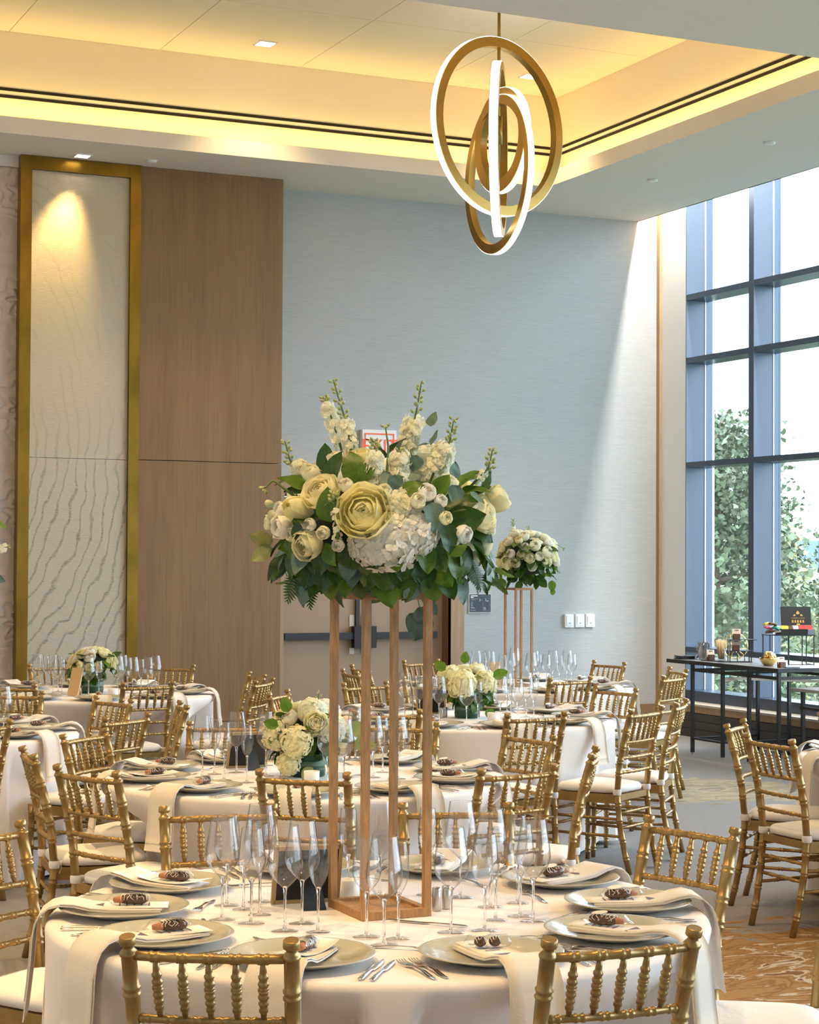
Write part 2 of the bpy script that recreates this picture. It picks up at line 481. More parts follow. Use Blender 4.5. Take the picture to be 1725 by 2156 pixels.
def align(n, spin=0.0, scale=1.0):
    n = Vector(n).normalized()
    q = n.to_track_quat('Z', 'Y').to_matrix().to_4x4()
    sc = Matrix.Diagonal((scale, scale, scale, 1)) if isinstance(scale, (int, float)) else Matrix.Diagonal((*scale, 1))
    return q @ Matrix.Rotation(spin, 4, 'Z') @ sc


# ================================================================== THE SETTING
struct(MB().bb(XL, XW + 0.35, YN, YB + 0.3, -0.12, 0.0).obj('floor', 'carpet'))
# back wall: left relief part, then grey woven covering right of the timber panel with a door opening
DX0, DX1, DZ = 6.45, 8.215, 2.36
wb = MB()
wb.bb(4.8, DX0, YB, YB + 0.2, 0, 6.5); wb.bb(DX1, XW, YB, YB + 0.2, 0, 6.5); wb.bb(DX0, DX1, YB, YB + 0.2, DZ, 6.5)
struct(wb.obj('wall_back', 'wallpaper'))
YP = 16.42                                   # face of the timber and brass panels
# carved plaster wall left of the brass frame: shallow stepped ridges fanning out of the corners
random.seed(4)
def relief(x, z):
    h = 0.0
    k = math.floor(z / 0.95); cz = k * 0.95
    for cx0, cz0, sgn in ((3.86, cz + 0.2, 1), (3.40, cz + 0.68, -1)):
        dx, dz = x - cx0, z - cz0
        an = math.atan2(dz, dx) ; r = math.hypot(dx, dz)
        t = (r * 9.0 + 0.35 * math.sin(an * 7 + k * 2) + 0.25 * math.sin(z * 11 + x * 5))
        fr = t - math.floor(t)
        w = max(0.0, 1 - r / 0.75)
        h = max(h, w * (1 - fr) * 0.032)
    return h
rows = []
nz = 620
for i in range(nz + 1):
    z = 0.30 + (5.16 - 0.30) * i / nz
    rows.append([(x, YP + 0.10 - relief(x, z), z) for x in [2.9 + 0.92 * j / 70 for j in range(71)]])
wl = MB().grid([list(reversed(r)) for r in rows])
wl.bb(XL, 3.82, YP + 0.10, YB + 0.2, 0, 6.5)
struct(wl.obj('wall_back_relief', 'plaster'))
struct(MB().bb(XL, 3.80, YP + 0.07, YP + 0.11, 5.165, ZS).obj('trim_1', 'paint'))
# timber panels (two boards, one over the other)
tw = struct(root('trim_2', (4.89, YP, 0)))
for z0, z1 in ((0.26, 2.618), (2.624, ZS - 0.002)):
    MB().bb(0.0, 1.37, 0, 0.44, z0, z1).obj('panel', 'veneer', tw)
struct(MB().bb(3.80, 6.262, YP - 0.006, YP + 0.4, 0, 0.255).obj('baseboard_left', 'baseboard'))
# baseboard, back right
struct(MB().bb(8.36, XW, YB - 0.02, YB, 0, 0.26).obj('baseboard_back', 'baseboard'))
# right wall: solid pier, parapet below the windows
wr = MB().bb(XW, XW + 0.35, 16.336, YB + 0.2, 0, 6.5).bb(XW + 0.1, XW + 0.35, YN, 16.336, -0.1, 0.30).bb(XW, XW + 0.35, YN, 16.336, 5.85, 6.5)
struct(wr.obj('wall_right', 'pierwhite'))
struct(MB().bb(XW - 0.035, XW, 16.78, YB, 0.26, 5.9).obj('trim_3', 'tanwood'))
struct(MB().bb(XL - 0.2, XL, YN, YB, 0, 6.5).obj('wall_left', 'whitewall'))
struct(MB().bb(XL, XW + 0.35, YN - 0.2, YN, 0, 6.5).obj('wall_near', 'whitewall'))
# ceiling: lowered soffit ring round the raised tray
TX1, TY0, TY1, TX0 = 8.63, 10.78, 15.63, -1.6
sf = MB()
sf.bb(XL, 10.36, YN, TY0, ZS, ZS + 0.14)
sf.bb(TX1, 10.36, TY0, TY1, ZS, ZS + 0.14)
sf.bb(XL, 10.36, TY1, YB, ZS, ZS + 0.14)
sf.bb(XL, TX0, TY0, TY1, ZS, ZS + 0.14)
struct(sf.obj('ceiling_soffit', 'paint'))
ZT = 6.17
cv = MB()
G = 0.20
cv.bb(TX0 - G, TX1 + G, TY1 + G, TY1 + G + 0.1, ZS + 0.14, ZT + 0.1)
cv.bb(TX1 + G, TX1 + G + 0.1, TY0 - G, TY1 + G, ZS + 0.14, ZT + 0.1)
cv.bb(TX0 - G, TX1 + G, TY0 - G - 0.1, TY0 - G, ZS + 0.14, ZT + 0.1)
cv.bb(TX0 - G - 0.1, TX0 - G, TY0 - G, TY1 + G, ZS + 0.14, ZT + 0.1)
cvo = struct(cv.obj('trim_4', 'paint_tray'))
for z0, z1 in ((5.666, 5.692), (5.606, 5.632)):      # black air slots round the tray
    MB().bb(TX0 - G, TX1 + G - 0.004, TY1 + G - 0.004, TY1 + G + 0.002, z0, z1).obj('air_slot', 'slot', cvo)
    MB().bb(TX1 + G - 0.004, TX1 + G + 0.002, TY0 - G, TY1 + G - 0.004, z0, z1).obj('air_slot', 'slot', cvo)
# tray ceiling boards with open joints
ct = struct(root('ceiling', (0, 0, ZT)))
xs = [3.555 + 1.318 * k for k in range(-4, 5)]
xs = [TX0 - G] + [x for x in xs if x > TX0] + [TX1 + G]
ys = [TY0 - G, 12.53, 14.18, TY1 + G]
for i in range(len(xs) - 1):
    for j in range(len(ys) - 1):
        MB().bb(xs[i] + 0.003, xs[i + 1] - 0.003, ys[j] + 0.003, ys[j + 1] - 0.003, 0, 0.03).obj('board', 'paint_tray', ct)
struct(MB().bb(XL, XW + 0.35, YN, YB + 0.2, 6.40, 6.5).obj('ceiling_slab', 'paint'))
# slot ceiling above the windows
struct(MB().bb(10.36, XW + 0.35, YN, YB, 5.86, 5.95).obj('ceiling_slot', 'paint'))
struct(MB().bb(10.34, 10.36, YN, YB, ZS, 5.9).obj('trim_5', 'paint'))

# windows: mullions, transoms, panes
XG = 10.845                                   # glass
yj = [16.336]
while yj[-1] > YN + 1.2: yj.append(yj[-1] - 1.104)
ZTR = [(0.33, 0.435), (0.822, 0.872), (2.69, 2.745), (3.752, 3.81), (4.397, 4.455), (5.72, 5.80)]
win = struct(root('window_1', (XW, 16.336, 0.33)))
def wchild(mb, name, mat):
    for i, p in enumerate(mb.v): mb.v[i] = Vector(p) - Vector((XW, 16.336, 0.33))
    return mb.obj(name, mat, win)
for i, y in enumerate(yj):
    y0, y1 = (y - 0.012, y) if i == 0 else (y - 0.086 / 2 - 0.0, y + 0.086 / 2)
    if i: y0, y1 = y - 0.043 - 0.043 + 0.0, y + 0.0 - 0.0
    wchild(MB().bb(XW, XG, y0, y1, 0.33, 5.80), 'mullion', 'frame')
    wchild(MB().bb(XG, XG + 0.012, y0 - 0.007, y1, 0.435, 5.80), 'gasket', 'gasket')
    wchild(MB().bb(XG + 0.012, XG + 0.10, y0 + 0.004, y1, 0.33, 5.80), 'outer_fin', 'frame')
for z0, z1 in ZTR:
    for i in range(len(yj) - 1):
        ya, yb_ = yj[i + 1], yj[i] - (0.012 if i == 0 else 0.086)
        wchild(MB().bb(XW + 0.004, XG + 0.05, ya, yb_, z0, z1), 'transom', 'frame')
for a in range(len(ZTR) - 1):
    for i in range(len(yj) - 1):
        ya, yb_ = yj[i + 1], yj[i] - (0.012 if i == 0 else 0.086)
        wchild(MB().bb(XG + 0.002, XG + 0.008, ya, yb_, ZTR[a][1], ZTR[a + 1][0]), 'pane', 'pane')
# boarded plinth under the windows
pl_ = struct(root('trim_6', (10.44, 16.3, 0)))
for k in range(3):
    MB().bb(0, 0.02, YN - 16.3, 0.0, 0.004 + 0.079 * k, 0.004 + 0.079 * k + 0.074).obj('board', 'heater', pl_)
MB().bb(0.0, 0.02, YN - 16.3, 0.0, 0.243, 0.305).obj('top_board', 'tanwood', pl_)
MB().bb(-0.015, 0.20, YN - 16.3, 0.0, 0.308, 0.328).obj('ledge', 'ledge', pl_)
MB().bb(0.022, 0.18, YN - 16.3, 0.0, 0.0, 0.305).obj('core', 'baseboard', pl_)
MB().bb(0.0, 0.18, 0.002, 0.03, 0.0, 0.328).obj('end_board', 'baseboard', pl_)

# double door
dr = struct(root('door_1', (DX0, YB, 0)))
W = DX1 - DX0
MB().bb(-0.14, 0.0, -0.012, 0.05, 0, DZ + 0.15).bb(W, W + 0.145, -0.012, 0.05, 0, DZ + 0.15).bb(0, W, -0.012, 0.05, DZ, DZ + 0.15).obj('casing', 'tanwood', dr)
MB().bb(W - 0.02, W, 0.05, 0.20, 0, DZ).bb(0, 0.02, 0.05, 0.20, 0, DZ).bb(0.02, W - 0.02, 0.05, 0.20, DZ - 0.02, DZ).obj('reveal', 'doorwood', dr)
for k in (0, 1):
    x0 = 0.022 + k * (W / 2 - 0.020); x1 = x0 + W / 2 - 0.025
    leaf = MB().bb(x0, x1, 0.145, 0.19, 0.005, DZ - 0.025).obj('door_leaf', 'doorpanel', dr)
    MB().bb(x0 + 0.03, x1 - 0.08, 0.09, 0.125, 0.965, 1.03).bb(x0 + 0.03, x0 + 0.09, 0.12, 0.15, 0.97, 1.025).obj('push_bar', 'blackmetal', leaf)
    xc = x1 - 0.06 if k == 0 else x0 + 0.06
    MB().bb(xc - 0.055, xc + 0.055, 0.07, 0.148, 0.88, 1.09).obj('latch_case', 'black', leaf)
    MB().bb(xc - 0.02, xc + 0.02, 0.118, 0.148, 1.09, DZ - 0.03).obj('latch_rod', 'blackmetal', leaf)
    MB().bb(xc - 0.03 - 0.05, xc - 0.03, 0.138, 0.15, 0.82, 0.88).bb(xc - 0.08, xc - 0.03, 0.138, 0.15, 1.09, 1.20).obj('shim', 'ledge', leaf)

# ---------------------------------------------------------------- wall things
# brass-framed feature panel
fp = tag(root('framed_wall_panel', (3.80, YP - 0.03, 0.26)), 'tall brass framed panel with silvery rippled covering left of timber wall', 'wall panel')
H_ = ZS - 0.26 - 0.005
MB().bb(0, 0.100, 0, 0.42, 0, H_).obj('frame_bar', 'brass', fp)
MB().bb(0.990, 1.088, 0, 0.42, 0, H_).obj('frame_bar', 'brass', fp)
MB().bb(0.100, 0.990, 0, 0.42, H_ - 0.115, H_).obj('frame_bar', 'brass', fp)
for z0, z1 in ((0.0, 2.355), (2.359, H_ - 0.117)):
    mb = MB().bb(0.102, 0.988, 0.035, 0.3, z0, z1)
    mb.obj('infill', 'ripplepanel', fp)
# evacuation plan sign
sg = tag(root('wall_sign', (8.535, YB - 0.012, 1.31)), 'small dark plan sign with pale border on grey wall beside door', 'sign')
MB().bb(-0.128, 0.128, 0, 0.010, -0.098, 0.098).obj('border', 'signedge', sg)
MB().bb(-0.118, 0.118, -0.003, 0.0, -0.088, 0.088).obj('board', 'signdark', sg)
pr = MB()
def bar(x0, x1, z0, z1): pr.bb(x0, x1, -0.0042, -0.003, z0, z1)
for x0, x1, z0, z1 in ((-0.106, -0.03, 0.068, 0.078), (-0.106, -0.075, 0.053, 0.063)): bar(x0, x1, z0, z1)
pr.obj('heading', 'plastic', sg)
pr = MB()
for k in range(2): bar(-0.104, -0.025 - 0.03 * k, 0.042 - 0.010 * k, 0.045 - 0.010 * k)
for k in range(5): bar(-0.104, -0.082, 0.010 - 0.012 * k, 0.015 - 0.012 * k)
bar(-0.104, -0.065, -0.05, -0.042); bar(-0.108, -0.05, -0.072, -0.067)
for x0, x1, z0, z1 in ((0.0, 0.105, 0.070, 0.072), (-0.01, 0.0, 0.020, 0.045), (0.0, 0.03, 0.03, 0.033), (0.03, 0.10, 0.048, 0.050), (0.055, 0.065, 0.018, 0.045), (0.07, 0.09, 0.015, 0.03), (0.03, 0.032, -0.075, 0.015), (0.10, 0.102, -0.075, 0.06), (0.03, 0.10, -0.076, -0.074), (0.035, 0.06, -0.05, -0.04), (0.04, 0.065, -0.065, -0.055)):
    bar(x0, x1, z0, z1)
pr.obj('plan_lines', 'signgrey', sg)
# three wall switch boxes
for k, xx in enumerate((9.545, 9.668, 9.790)):
    sw_ = tag(root('wall_switch', (xx, YB - 0.001, 1.128)), ['leftmost', 'middle', 'rightmost'][k] + ' of three white switch boxes in a row on grey wall', 'switch', 'white wall switch boxes')
    MB().bb(-0.05, 0.05, -0.028, 0, -0.066, 0.066).obj('case', 'plastic', sw_)
    MB().bb(-0.036, 0.036, -0.034, -0.028, -0.048, 0.05).obj('cover', 'plastic', sw_)
    MB().bb(-0.01, 0.01, -0.037, -0.034, -0.03, -0.02).obj('button', 'signgrey', sw_)
# exit sign over the door
ex = tag(root('exit_sign', (7.41, YB - 0.06, 2.83)), 'white exit sign with red lettering above the door behind tall flowers', 'sign')
MB().bb(-0.18, 0.18, 0, 0.06, -0.13, 0.165).obj('housing', 'plastic', ex)
MB().bb(-0.155, 0.155, -0.006, 0, 0.118, 0.13).bb(-0.155, -0.147, -0.006, 0, -0.12, 0.118).bb(0.147, 0.155, -0.006, 0, -0.12, 0.118).obj('edge', 'exitred', ex)
tm = text_mb('EXIT', 0.19)
tx = MB().add(tm, Matrix.Translation((0, -0.004, 0)) @ Matrix.Rotation(rad(90), 4, 'X'))
tx.obj('lettering', 'exitred', ex)
# ceiling discs
for (px, py, lab) in ((1376, 378, 'white round sprinkler disc in soffit close to window corner'), (1622, 299, 'small round sprinkler disc in soffit near top right'), (320, 338, 'small round sprinkler disc in soffit above timber panel')):
    p = P(px, py, ZS)
    t = tag(root('sprinkler', p), lab, 'sprinkler')
    MB().lathe([(0.0, -0.018), (0.040, -0.018), (0.045, -0.012), (0.045, 0)], 20).obj('cap', 'plastic', t)
    MB().lathe([(0.055, -0.004), (0.062, -0.002), (0.062, 0)], 20).obj('ring', 'paint', t)
# downlights: square recessed fixtures; their lamps hang inside
def downlight(loc, label, power, spot=95, blend=0.8, aim=(0, 0, -1), col=WARM2, size=0.15):
    t = tag(root('downlight', loc), label, 'downlight', 'square recessed downlights')
    h = size / 2
    fr = MB()
    for sx, sy, wx, wy in ((0, h, size + 0.02, 0.012), (0, -h, size + 0.02, 0.012), (h, 0, 0.012, size), (-h, 0, 0.012, size)):
        fr.box((sx, sy, -0.004), (wx, wy, 0.010))
    fr.obj('frame', 'plastic', t)
    MB().box((0, 0, -0.002), (size - 0.012, size - 0.012, 0.004)).obj('lens', 'lampface', t)
    l = bpy.data.lights.new('lamp', 'SPOT'); l.energy = power; l.color = col; l.spot_size = rad(spot); l.spot_blend = blend; l.shadow_soft_size = 0.07
    lo = bpy.data.objects.new('lamp', l); COL.objects.link(lo); lo.parent = t; lo.location = (0, 0, -0.03)
    lo.rotation_euler = Vector(aim).to_track_quat('-Z', 'Y').to_euler()
    return t
downlight((5.63, 15.23, ZT), 'lit square downlight in tray ceiling left of pendant', 130)
downlight((8.20, 15.20, ZT), 'lit square downlight in tray ceiling seen through pendant rings', 130)
downlight((4.30, 16.22, ZS), 'lit square downlight in soffit right above brass framed panel', 190, 50, 0.8, (-0.20, 0.19, -1), WARM, 0.13)
for i, (x, y, pw) in enumerate(((0.4, 3.4, 340), (2.0, 3.5, 230), (0.3, 6.8, 540), (3.0, 8.4, 330), (6.0, 5.5, 170), (-1.6, 10.0, 330), (6.2, 9.6, 130), (-1.2, 13.2, 280), (2.0, 12.0, 260), (5.0, 12.1, 160))):  # second one is unseen, added above the nearest table to brighten the bouquet
    z = ZT if (TY0 < y < TY1 and x > TX0) else ZS
    downlight((x, y, z), 'square downlight in the %s ceiling above %s' % ('tray' if z == ZT else 'low', ('the nearest table left', 'the nearest table, added to light the bouquet', 'the aisle left', 'the middle table', 'the right edge aisle', 'the far left corner', 'the right edge table', 'the back left corner', 'the left edge table', 'the back left table')[i]), pw * 1.0, 100, 0.9, (0, 0, -1), WARM2)
# cove strips hidden behind the soffit lip, shining up
def cove(loc, lx, ly, power):
    o = area_light('cove_strip', loc, lx, ly, power, (1.0, 0.64, 0.19), (rad(180), 0, 0))
    return o
cl = 12.5
cove(((TX0 + TX1) / 2, TY1 + 0.10, ZS + 0.16), TX1 - TX0, 0.05, cl * (TX1 - TX0) / 4)
cove((TX1 + 0.10, (TY0 + TY1) / 2, ZS + 0.16), 0.05, TY1 - TY0, cl * (TY1 - TY0) / 4)
cove(((TX0 + TX1) / 2, TY0 - 0.10, ZS + 0.16), TX1 - TX0, 0.05, cl * (TX1 - TX0) / 4)
cove((TX0 - 0.10, (TY0 + TY1) / 2, ZS + 0.16), 0.05, TY1 - TY0, cl * (TY1 - TY0) / 4)
# lamp strip in the slot between soffit and windows
area_light('slot_strip', (10.46, (YN + YB) / 2, 5.83), 0.05, YB - YN - 0.2, 820, (1.0, 0.95, 0.86), (0, 0, 0))
# warm slot lamp at the head of the corner trim
l = bpy.data.lights.new('slot_lamp', 'POINT'); l.energy = 10; l.color = WARM; l.shadow_soft_size = 0.05
lo = bpy.data.objects.new('slot_lamp', l); COL.objects.link(lo); lo.location = (XW - 0.12, YB - 0.12, 5.55)

# ---------------------------------------------------------------- ring pendant
pd = Vector((6.84, 13.20, 0))
rp = tag(root('ring_pendant', (pd.x, pd.y, ZT)), 'gold pendant of four interlocked lit rings hanging from tray ceiling', 'pendant lamp')
DP = pd.dot(FWH)
zc = lambda py: CAM.z + (1178.5 - py) * DP / F_PX - ZT
def ring(py, R, ang, rw, aw, dx=0.0, ledw=1.0):
    n = (-FWH * math.cos(ang) + _r0 * math.sin(ang)).normalized()
    u = Vector((0, 0, 1)).cross(n).normalized(); w = Vector((0, 0, 1))
    c = Vector((0, 0, zc(py))) + _r0 * dx
    K = 72
    prof = [(R - rw, -aw / 2), (R, -aw / 2), (R, aw / 2), (R - rw, aw / 2)]
    mb = MB(); n0 = 0
    for k in range(K):
        a = 2 * PI * k / K
        e = u * math.cos(a) + w * math.sin(a)
        for r_, s_ in prof: mb.v.append(c + e * r_ + n * s_)
    for k in range(K):
        k2 = (k + 1) % K
        for j in range(4):
            j2 = (j + 1) % 4
            mb.face((k * 4 + j, k2 * 4 + j, k2 * 4 + j2, k * 4 + j2), False)
    o = mb.obj('ring', 'ringgold', rp)
    lb = MB()
    for k in range(K):
        a = 2 * PI * k / K
        e = u * math.cos(a) + w * math.sin(a)
        for s_ in (-aw * 0.44, aw * 0.44): lb.v.append(c + e * (R + 0.004) + n * s_)
    for k in range(K):
        k2 = (k + 1) % K
        lb.face((k * 2, k2 * 2, k2 * 2 + 1, k * 2 + 1), True)
    lb.obj('light_strip', 'led', o)
ring(262, 0.70, rad(42), 0.075, 0.062)
ring(310, 0.677, rad(84), 0.06, 0.075)
ring(291, 0.41, rad(-64), 0.10, 0.06, 0.03)
ring(364, 0.62, rad(-69), 0.075, 0.055)
MB().tube([(0, 0, 0), (0, 0, zc(400))], 0.013, 10).obj('rod', 'ringgold', rp)
MB().lathe([(0.0, -0.03), (0.07, -0.03), (0.075, -0.02), (0.075, 0)], 20).obj('canopy', 'ringgold', rp)
MB().tube([(0, 0, zc(240)), (0, 0, zc(300))], 0.03, 12).obj('hub', 'ringgold', rp)

# ================================================================== TABLES
ZTAB = 0.76
TB = {}                                        # key: (centre, phrase)
TB['T1'] = (Vector((2.14, 4.83, 0)), 'the nearest table, added to light the bouquet')
TB['T2'] = (PD(645, 8.55), 'the middle table')
TB['T3'] = (PD(985, 11.75), 'the centre right table')
TB['T4'] = (PD(1088, 14.7), 'the back right table')
TB['T5'] = (PD(190, 13.7), 'the back left table')
TB['T6'] = (PD(-176, 10.6), 'the left edge table')
TB['T7'] = (PD(2072, 9.5), 'the right edge table')
RTAB = 0.905
HOURS = ['twelve', 'one', 'two', 'three', 'four', 'five', 'six', 'seven', 'eight', 'nine', 'ten', 'eleven']
def clock(key, p):
    d = Vector(p) - TB[key][0]
    a = math.degrees(math.atan2(d.dot(_r0), d.dot(FWH))) % 360
    h = int(round(a / 15.0)) % 24
    return ("%s o'clock" % HOURS[h // 2]) if h % 2 == 0 else ('half past %s' % HOURS[h // 2])

# ------------------------------------------------------------------ chair
def ringed(pts, rings, r0, r1=None, amp=0.0032, seg=10, head=None):
    """turned bamboo-like tube along a polyline given as function of t; rings at given t"""
    r1 = r0 if r1 is None else r1
    pts = [Vector(p) for p in pts]
    cum = [0.0]
    for i in range(len(pts) - 1): cum.append(cum[-1] + (pts[i + 1] - pts[i]).length)
    Lg = cum[-1]
    def at(s):
        s = min(max(s, 0), Lg)
        for i in range(len(pts) - 1):
            if s <= cum[i + 1] or i == len(pts) - 2:
                k = (s - cum[i]) / max(1e-9, cum[i + 1] - cum[i]); return pts[i].lerp(pts[i + 1], k)
    smp = {0.0: 0.0, Lg: 0.0}
    for c in cum[1:-1]: smp[c] = 0.0
    for t in rings:
        s = t * Lg
        for o, a in ((-.014, 0), (-.0105, 1), (-.0065, 1), (-.003, 0.1), (.003, 0.1), (.0065, 1), (.0105, 1), (.014, 0)):
            if 0 < s + o < Lg: smp[s + o] = a * amp
    ks = sorted(smp)
    P_, R_ = [], []
    for s in ks:
        P_.append(at(s)); R_.append(r0 + (r1 - r0) * s / Lg + smp[s])
    return P_, R_
chair_parts = []
def cp(name, mb, mat): chair_parts.append((name, mb.mesh('chair_' + name, mat)))
for s in (-1, 1):
    pth = [(s * .163, -.265, 0), (s * .166, -.235, .12), (s * .170, -.205, .28), (s * .172, -.190, .44), (s * .174, -.205, .60), (s * .177, -.238, .75), (s * .180, -.272, .872)]
    Pn, Rn = ringed(pth, [.10, .21, .33, .44, .63, .715, .80, .905], .0155, .0178)
    t = (Vector(pth[-1]) - Vector(pth[-2])).normalized(); e = Vector(pth[-1])
    for dz, r in ((.002, .0205), (.007, .0205), (.011, .0175), (.017, .0125), (.024, .0125), (.027, .0185), (.029, .0195), (.044, .0185), (.046, .0165)):
        Pn.append(e + t * dz); Rn.append(r)
    cp('back_post', MB().tube(Pn, Rn, 12), 'gold')
for s in (-1, 1):
    Pn, Rn = ringed([(s * .190, .205, 0), (s * .187, .198, .425)], [.12, .30, .50, .72, .90], .0135, .0165)
    cp('front_leg', MB().tube(Pn, Rn, 10), 'gold')
def yback(z):
    q = [(.44, -.190), (.60, -.205), (.75, -.238), (.872, -.272), (.92, -.285)]
    for (a, ya), (b_, yb_) in zip(q, q[1:]):
        if z <= b_: return ya + (yb_ - ya) * (z - a) / (b_ - a)
    return q[-1][1]
def rail(z, r, bow, rings):
    y = yback(z); w = .178
    pts = [(w * (2 * i / 8 - 1), y - bow * (1 - (2 * i / 8 - 1) ** 2), z) for i in range(9)]
    return MB().tube(*ringed(pts, rings, r, r, .0022), 8)
RG = [.09, .25, .42, .58, .75, .91]
cp('top_rail', rail(.872, .0108, .018, [1 / 6 * k for k in range(1, 6)]), 'gold')
for z in (.728, .640, .560): cp('back_rail', rail(z, .0095, .018, RG), 'gold')
for k in range(5):
    x = .178 * (2 * (k + 1) / 6 - 1); b_ = .018 * (1 - (x / .178) ** 2)
    A = Vector((x, yback(.868) - b_, .868)); B = Vector((x * .97, yback(.732) - b_, .732))
    Pn, Rn = ringed([A.lerp(B, i / 6) for i in range(7)], [.33, .55, .78], .0055, .0055, .0028)
    Lg = (A - B).length
    for i, p in enumerate(Pn):
        tt = (p - A).length / Lg
        Rn[i] += .0050 * max(0.0, (1 - abs(tt - .5) / .5)) ** 0.6
    cp('spindle', MB().tube(Pn, Rn, 8), 'gold')
sfm = MB()
out = [(-.172, -.20), (.172, -.20), (.200, .215), (-.200, .215)]
sfm.poly(out, .034, Matrix.Translation((0, 0, .402)))
for s in (-1, 1): sfm.box((s * .178, .0, .395), (.02, .36, .02), rot=Matrix.Rotation(-s * .065, 3, 'Z'))
cp('seat_frame', sfm, 'gold')
def cushion():
    mb = MB(); K = 40; prof = [(0.0, .437), (.85, .437), (.97, .442), (1.0, .456), (.985, .470), (.93, .480), (.75, .487), (.4, .490), (0.001, .491)]
    rows = []
    for sc, z in prof:
        r_ = []
        for k in range(K):
            a = 2 * PI * k / K
            c_, s_ = math.cos(a), math.sin(a)
            q = (abs(c_) ** 5 + abs(s_) ** 5) ** (-1 / 5)
            x, y = c_ * q, s_ * q
            wx = .188 + .018 * y
            r_.append((x * wx * sc, y * .205 * sc + .01, z))
        rows.append(r_)
    return mb.grid(rows, True, True)
cp('cushion', cushion(), 'cushion')
for s in (-1, 1):
    tb = MB().lathe([(.0215, -.016), (.0235, -.008), (.0235, .008), (.0215, .016)], 12, (s * .172, -.190, .452))
    kx, ky = s * .160, -.166
    tb.tube([(s * .168, -.172, .452), (kx, ky, .455), (s * .150, -.150, .462)], [.008, .011, .004], 8)
    tb.slab([[(kx, ky, .458), (kx + .012, ky + .004, .458)], [(kx - s * .008, ky - .004, .435), (kx - s * .008 + .024, ky + .006, .433)], [(kx - s * .012, ky - .012, .410), (kx - s * .012 + .03, ky - .002, .412)]], .002)
    cp('tie', tb, 'cushion')
def stretch(a, b_, rings=(.25, .5, .75)): return MB().tube(*ringed([a, b_], rings, .0085, .0085, .002), 8)
for z in (.30, .205):
    for s in (-1, 1):
        yb_ = -.205 - (.30 - z) * .16
        cp('stretcher', stretch((s * .169, yb_, z), (s * .189, .203, z)), 'gold')
for z in (.335, .25): cp('stretcher', stretch((-.187, .202, z), (.187, .202, z)), 'gold')
for z in (.335, .25): cp('stretcher', stretch((-.168, -.205, z), (.168, -.205, z)), 'gold')

DENTS = {k: [] for k in TB}
CHAIRS = []
def place_chair(key, pa, pb, flip=False, extra='', face=None):
    """pa, pb: the two finials as seen in the photo (left, right); the chair faces its table"""
    ym = (pa[1] + pb[1]) / 2
    c = P((pa[0] + pb[0]) / 2, ym, .918)
    tc_ = TB[key][0]
    wm, dy_ = pb[0] - pa[0], pb[1] - pa[1]
    def pxy(v):
        v = v - CAM; z_ = v.dot(_fw); return F_PX * v.dot(RT) / z_, -F_PX * v.dot(UP) / z_
    best = None
    for k_ in range(120):                        # the turn whose two finials project like the photo's pair
        an_ = 2 * PI * k_ / 120
        nr = Vector((math.cos(an_), math.sin(an_), 0)); ab = Vector((nr.y, -nr.x, 0)) * .181
        f_ = c + nr * .285; dr_ = Vector((tc_.x - f_.x, tc_.y - f_.y, 0)).normalized()
        dv_ = math.degrees(nr.angle(dr_))
        if dv_ > 40: continue
        qa, qb = sorted((pxy(c + ab), pxy(c - ab)))
        cost = abs(qb[0] - qa[0] - wm) + .7 * abs(qb[1] - qa[1] - dy_) + .06 * dv_
        if best is None or cost < best[0]: best = (cost, nr, dr_)
    nrm, dr_ = best[1], best[2]
    if face is not None: nrm = (nrm * (1 - face) + dr_ * face).normalized()
    loc = Vector((c.x, c.y, 0)) + nrm * .285
    # keep the seat from running through the table leg side of the cloth
    RMIN = .90
    tr_ = Vector((tc_.x, tc_.y, 0))
    if (tr_ - loc).length < RMIN:
        vd = Vector((loc.x, loc.y, 0)).normalized(); opt = []
        for sg_ in (1, -1):                      # slide along the line of sight first, it hardly moves in the picture
            for k_ in range(1, 90):
                q_ = loc + vd * sg_ * k_ * .01
                if (q_ - tr_).length >= RMIN: opt.append((k_ * .01 * .25, q_)); break
        rr = (tr_ - loc).length
        opt.append((RMIN - rr, loc - (tr_ - loc).normalized() * (RMIN - rr)))
        loc = min(opt, key=lambda x: x[0])[1]
    t = root('banquet_chair', loc, math.atan2(nrm.y, nrm.x) - PI / 2)
    for nm, me in chair_parts: mobj(nm, me, t)
    DENTS[key].append((loc, nrm))
    CHAIRS.append((t, key, loc, extra))
    return t
C_ = place_chair
# nearest table
C_('T1', (267, 1964), (613, 1982)); C_('T1', (1163, 1974), (1464, 1952)); C_('T1', (1365, 1716), (1549, 1740))
C_('T1', (848, 1690), (1072, 1688)); C_('T1', (345, 1700), (575, 1688)); C_('T1', (-128, 1757), (43, 1724))
C_('T1', (1785, 1765), (1840, 1850))
# middle table
C_('T2', (547, 1622), (729, 1624)); C_('T2', (118, 1612), (243, 1620)); C_('T2', (44, 1572), (71, 1585))
C_('T2', (129, 1552), (219, 1540)); C_('T2', (399, 1524), (552, 1526)); C_('T2', (772, 1530), (924, 1531))
C_('T2', (1016, 1617), (1168, 1608)); C_('T2', (1070, 1550), (1171, 1553)); C_('T2', (1247, 1583), (1259, 1574))
# centre right table
C_('T3', (750, 1495), (884, 1493)); C_('T3', (1071, 1500), (1190, 1499)); C_('T3', (1330, 1492), (1396, 1486))
C_('T3', (1427, 1474), (1445, 1475)); C_('T3', (1256, 1452), (1343, 1456)); C_('T3', (591, 1457), (630, 1452))
C_('T3', (602, 1468), (639, 1474)); C_('T3', (721, 1443), (813, 1443)); C_('T3', (850, 1421), (938, 1423))
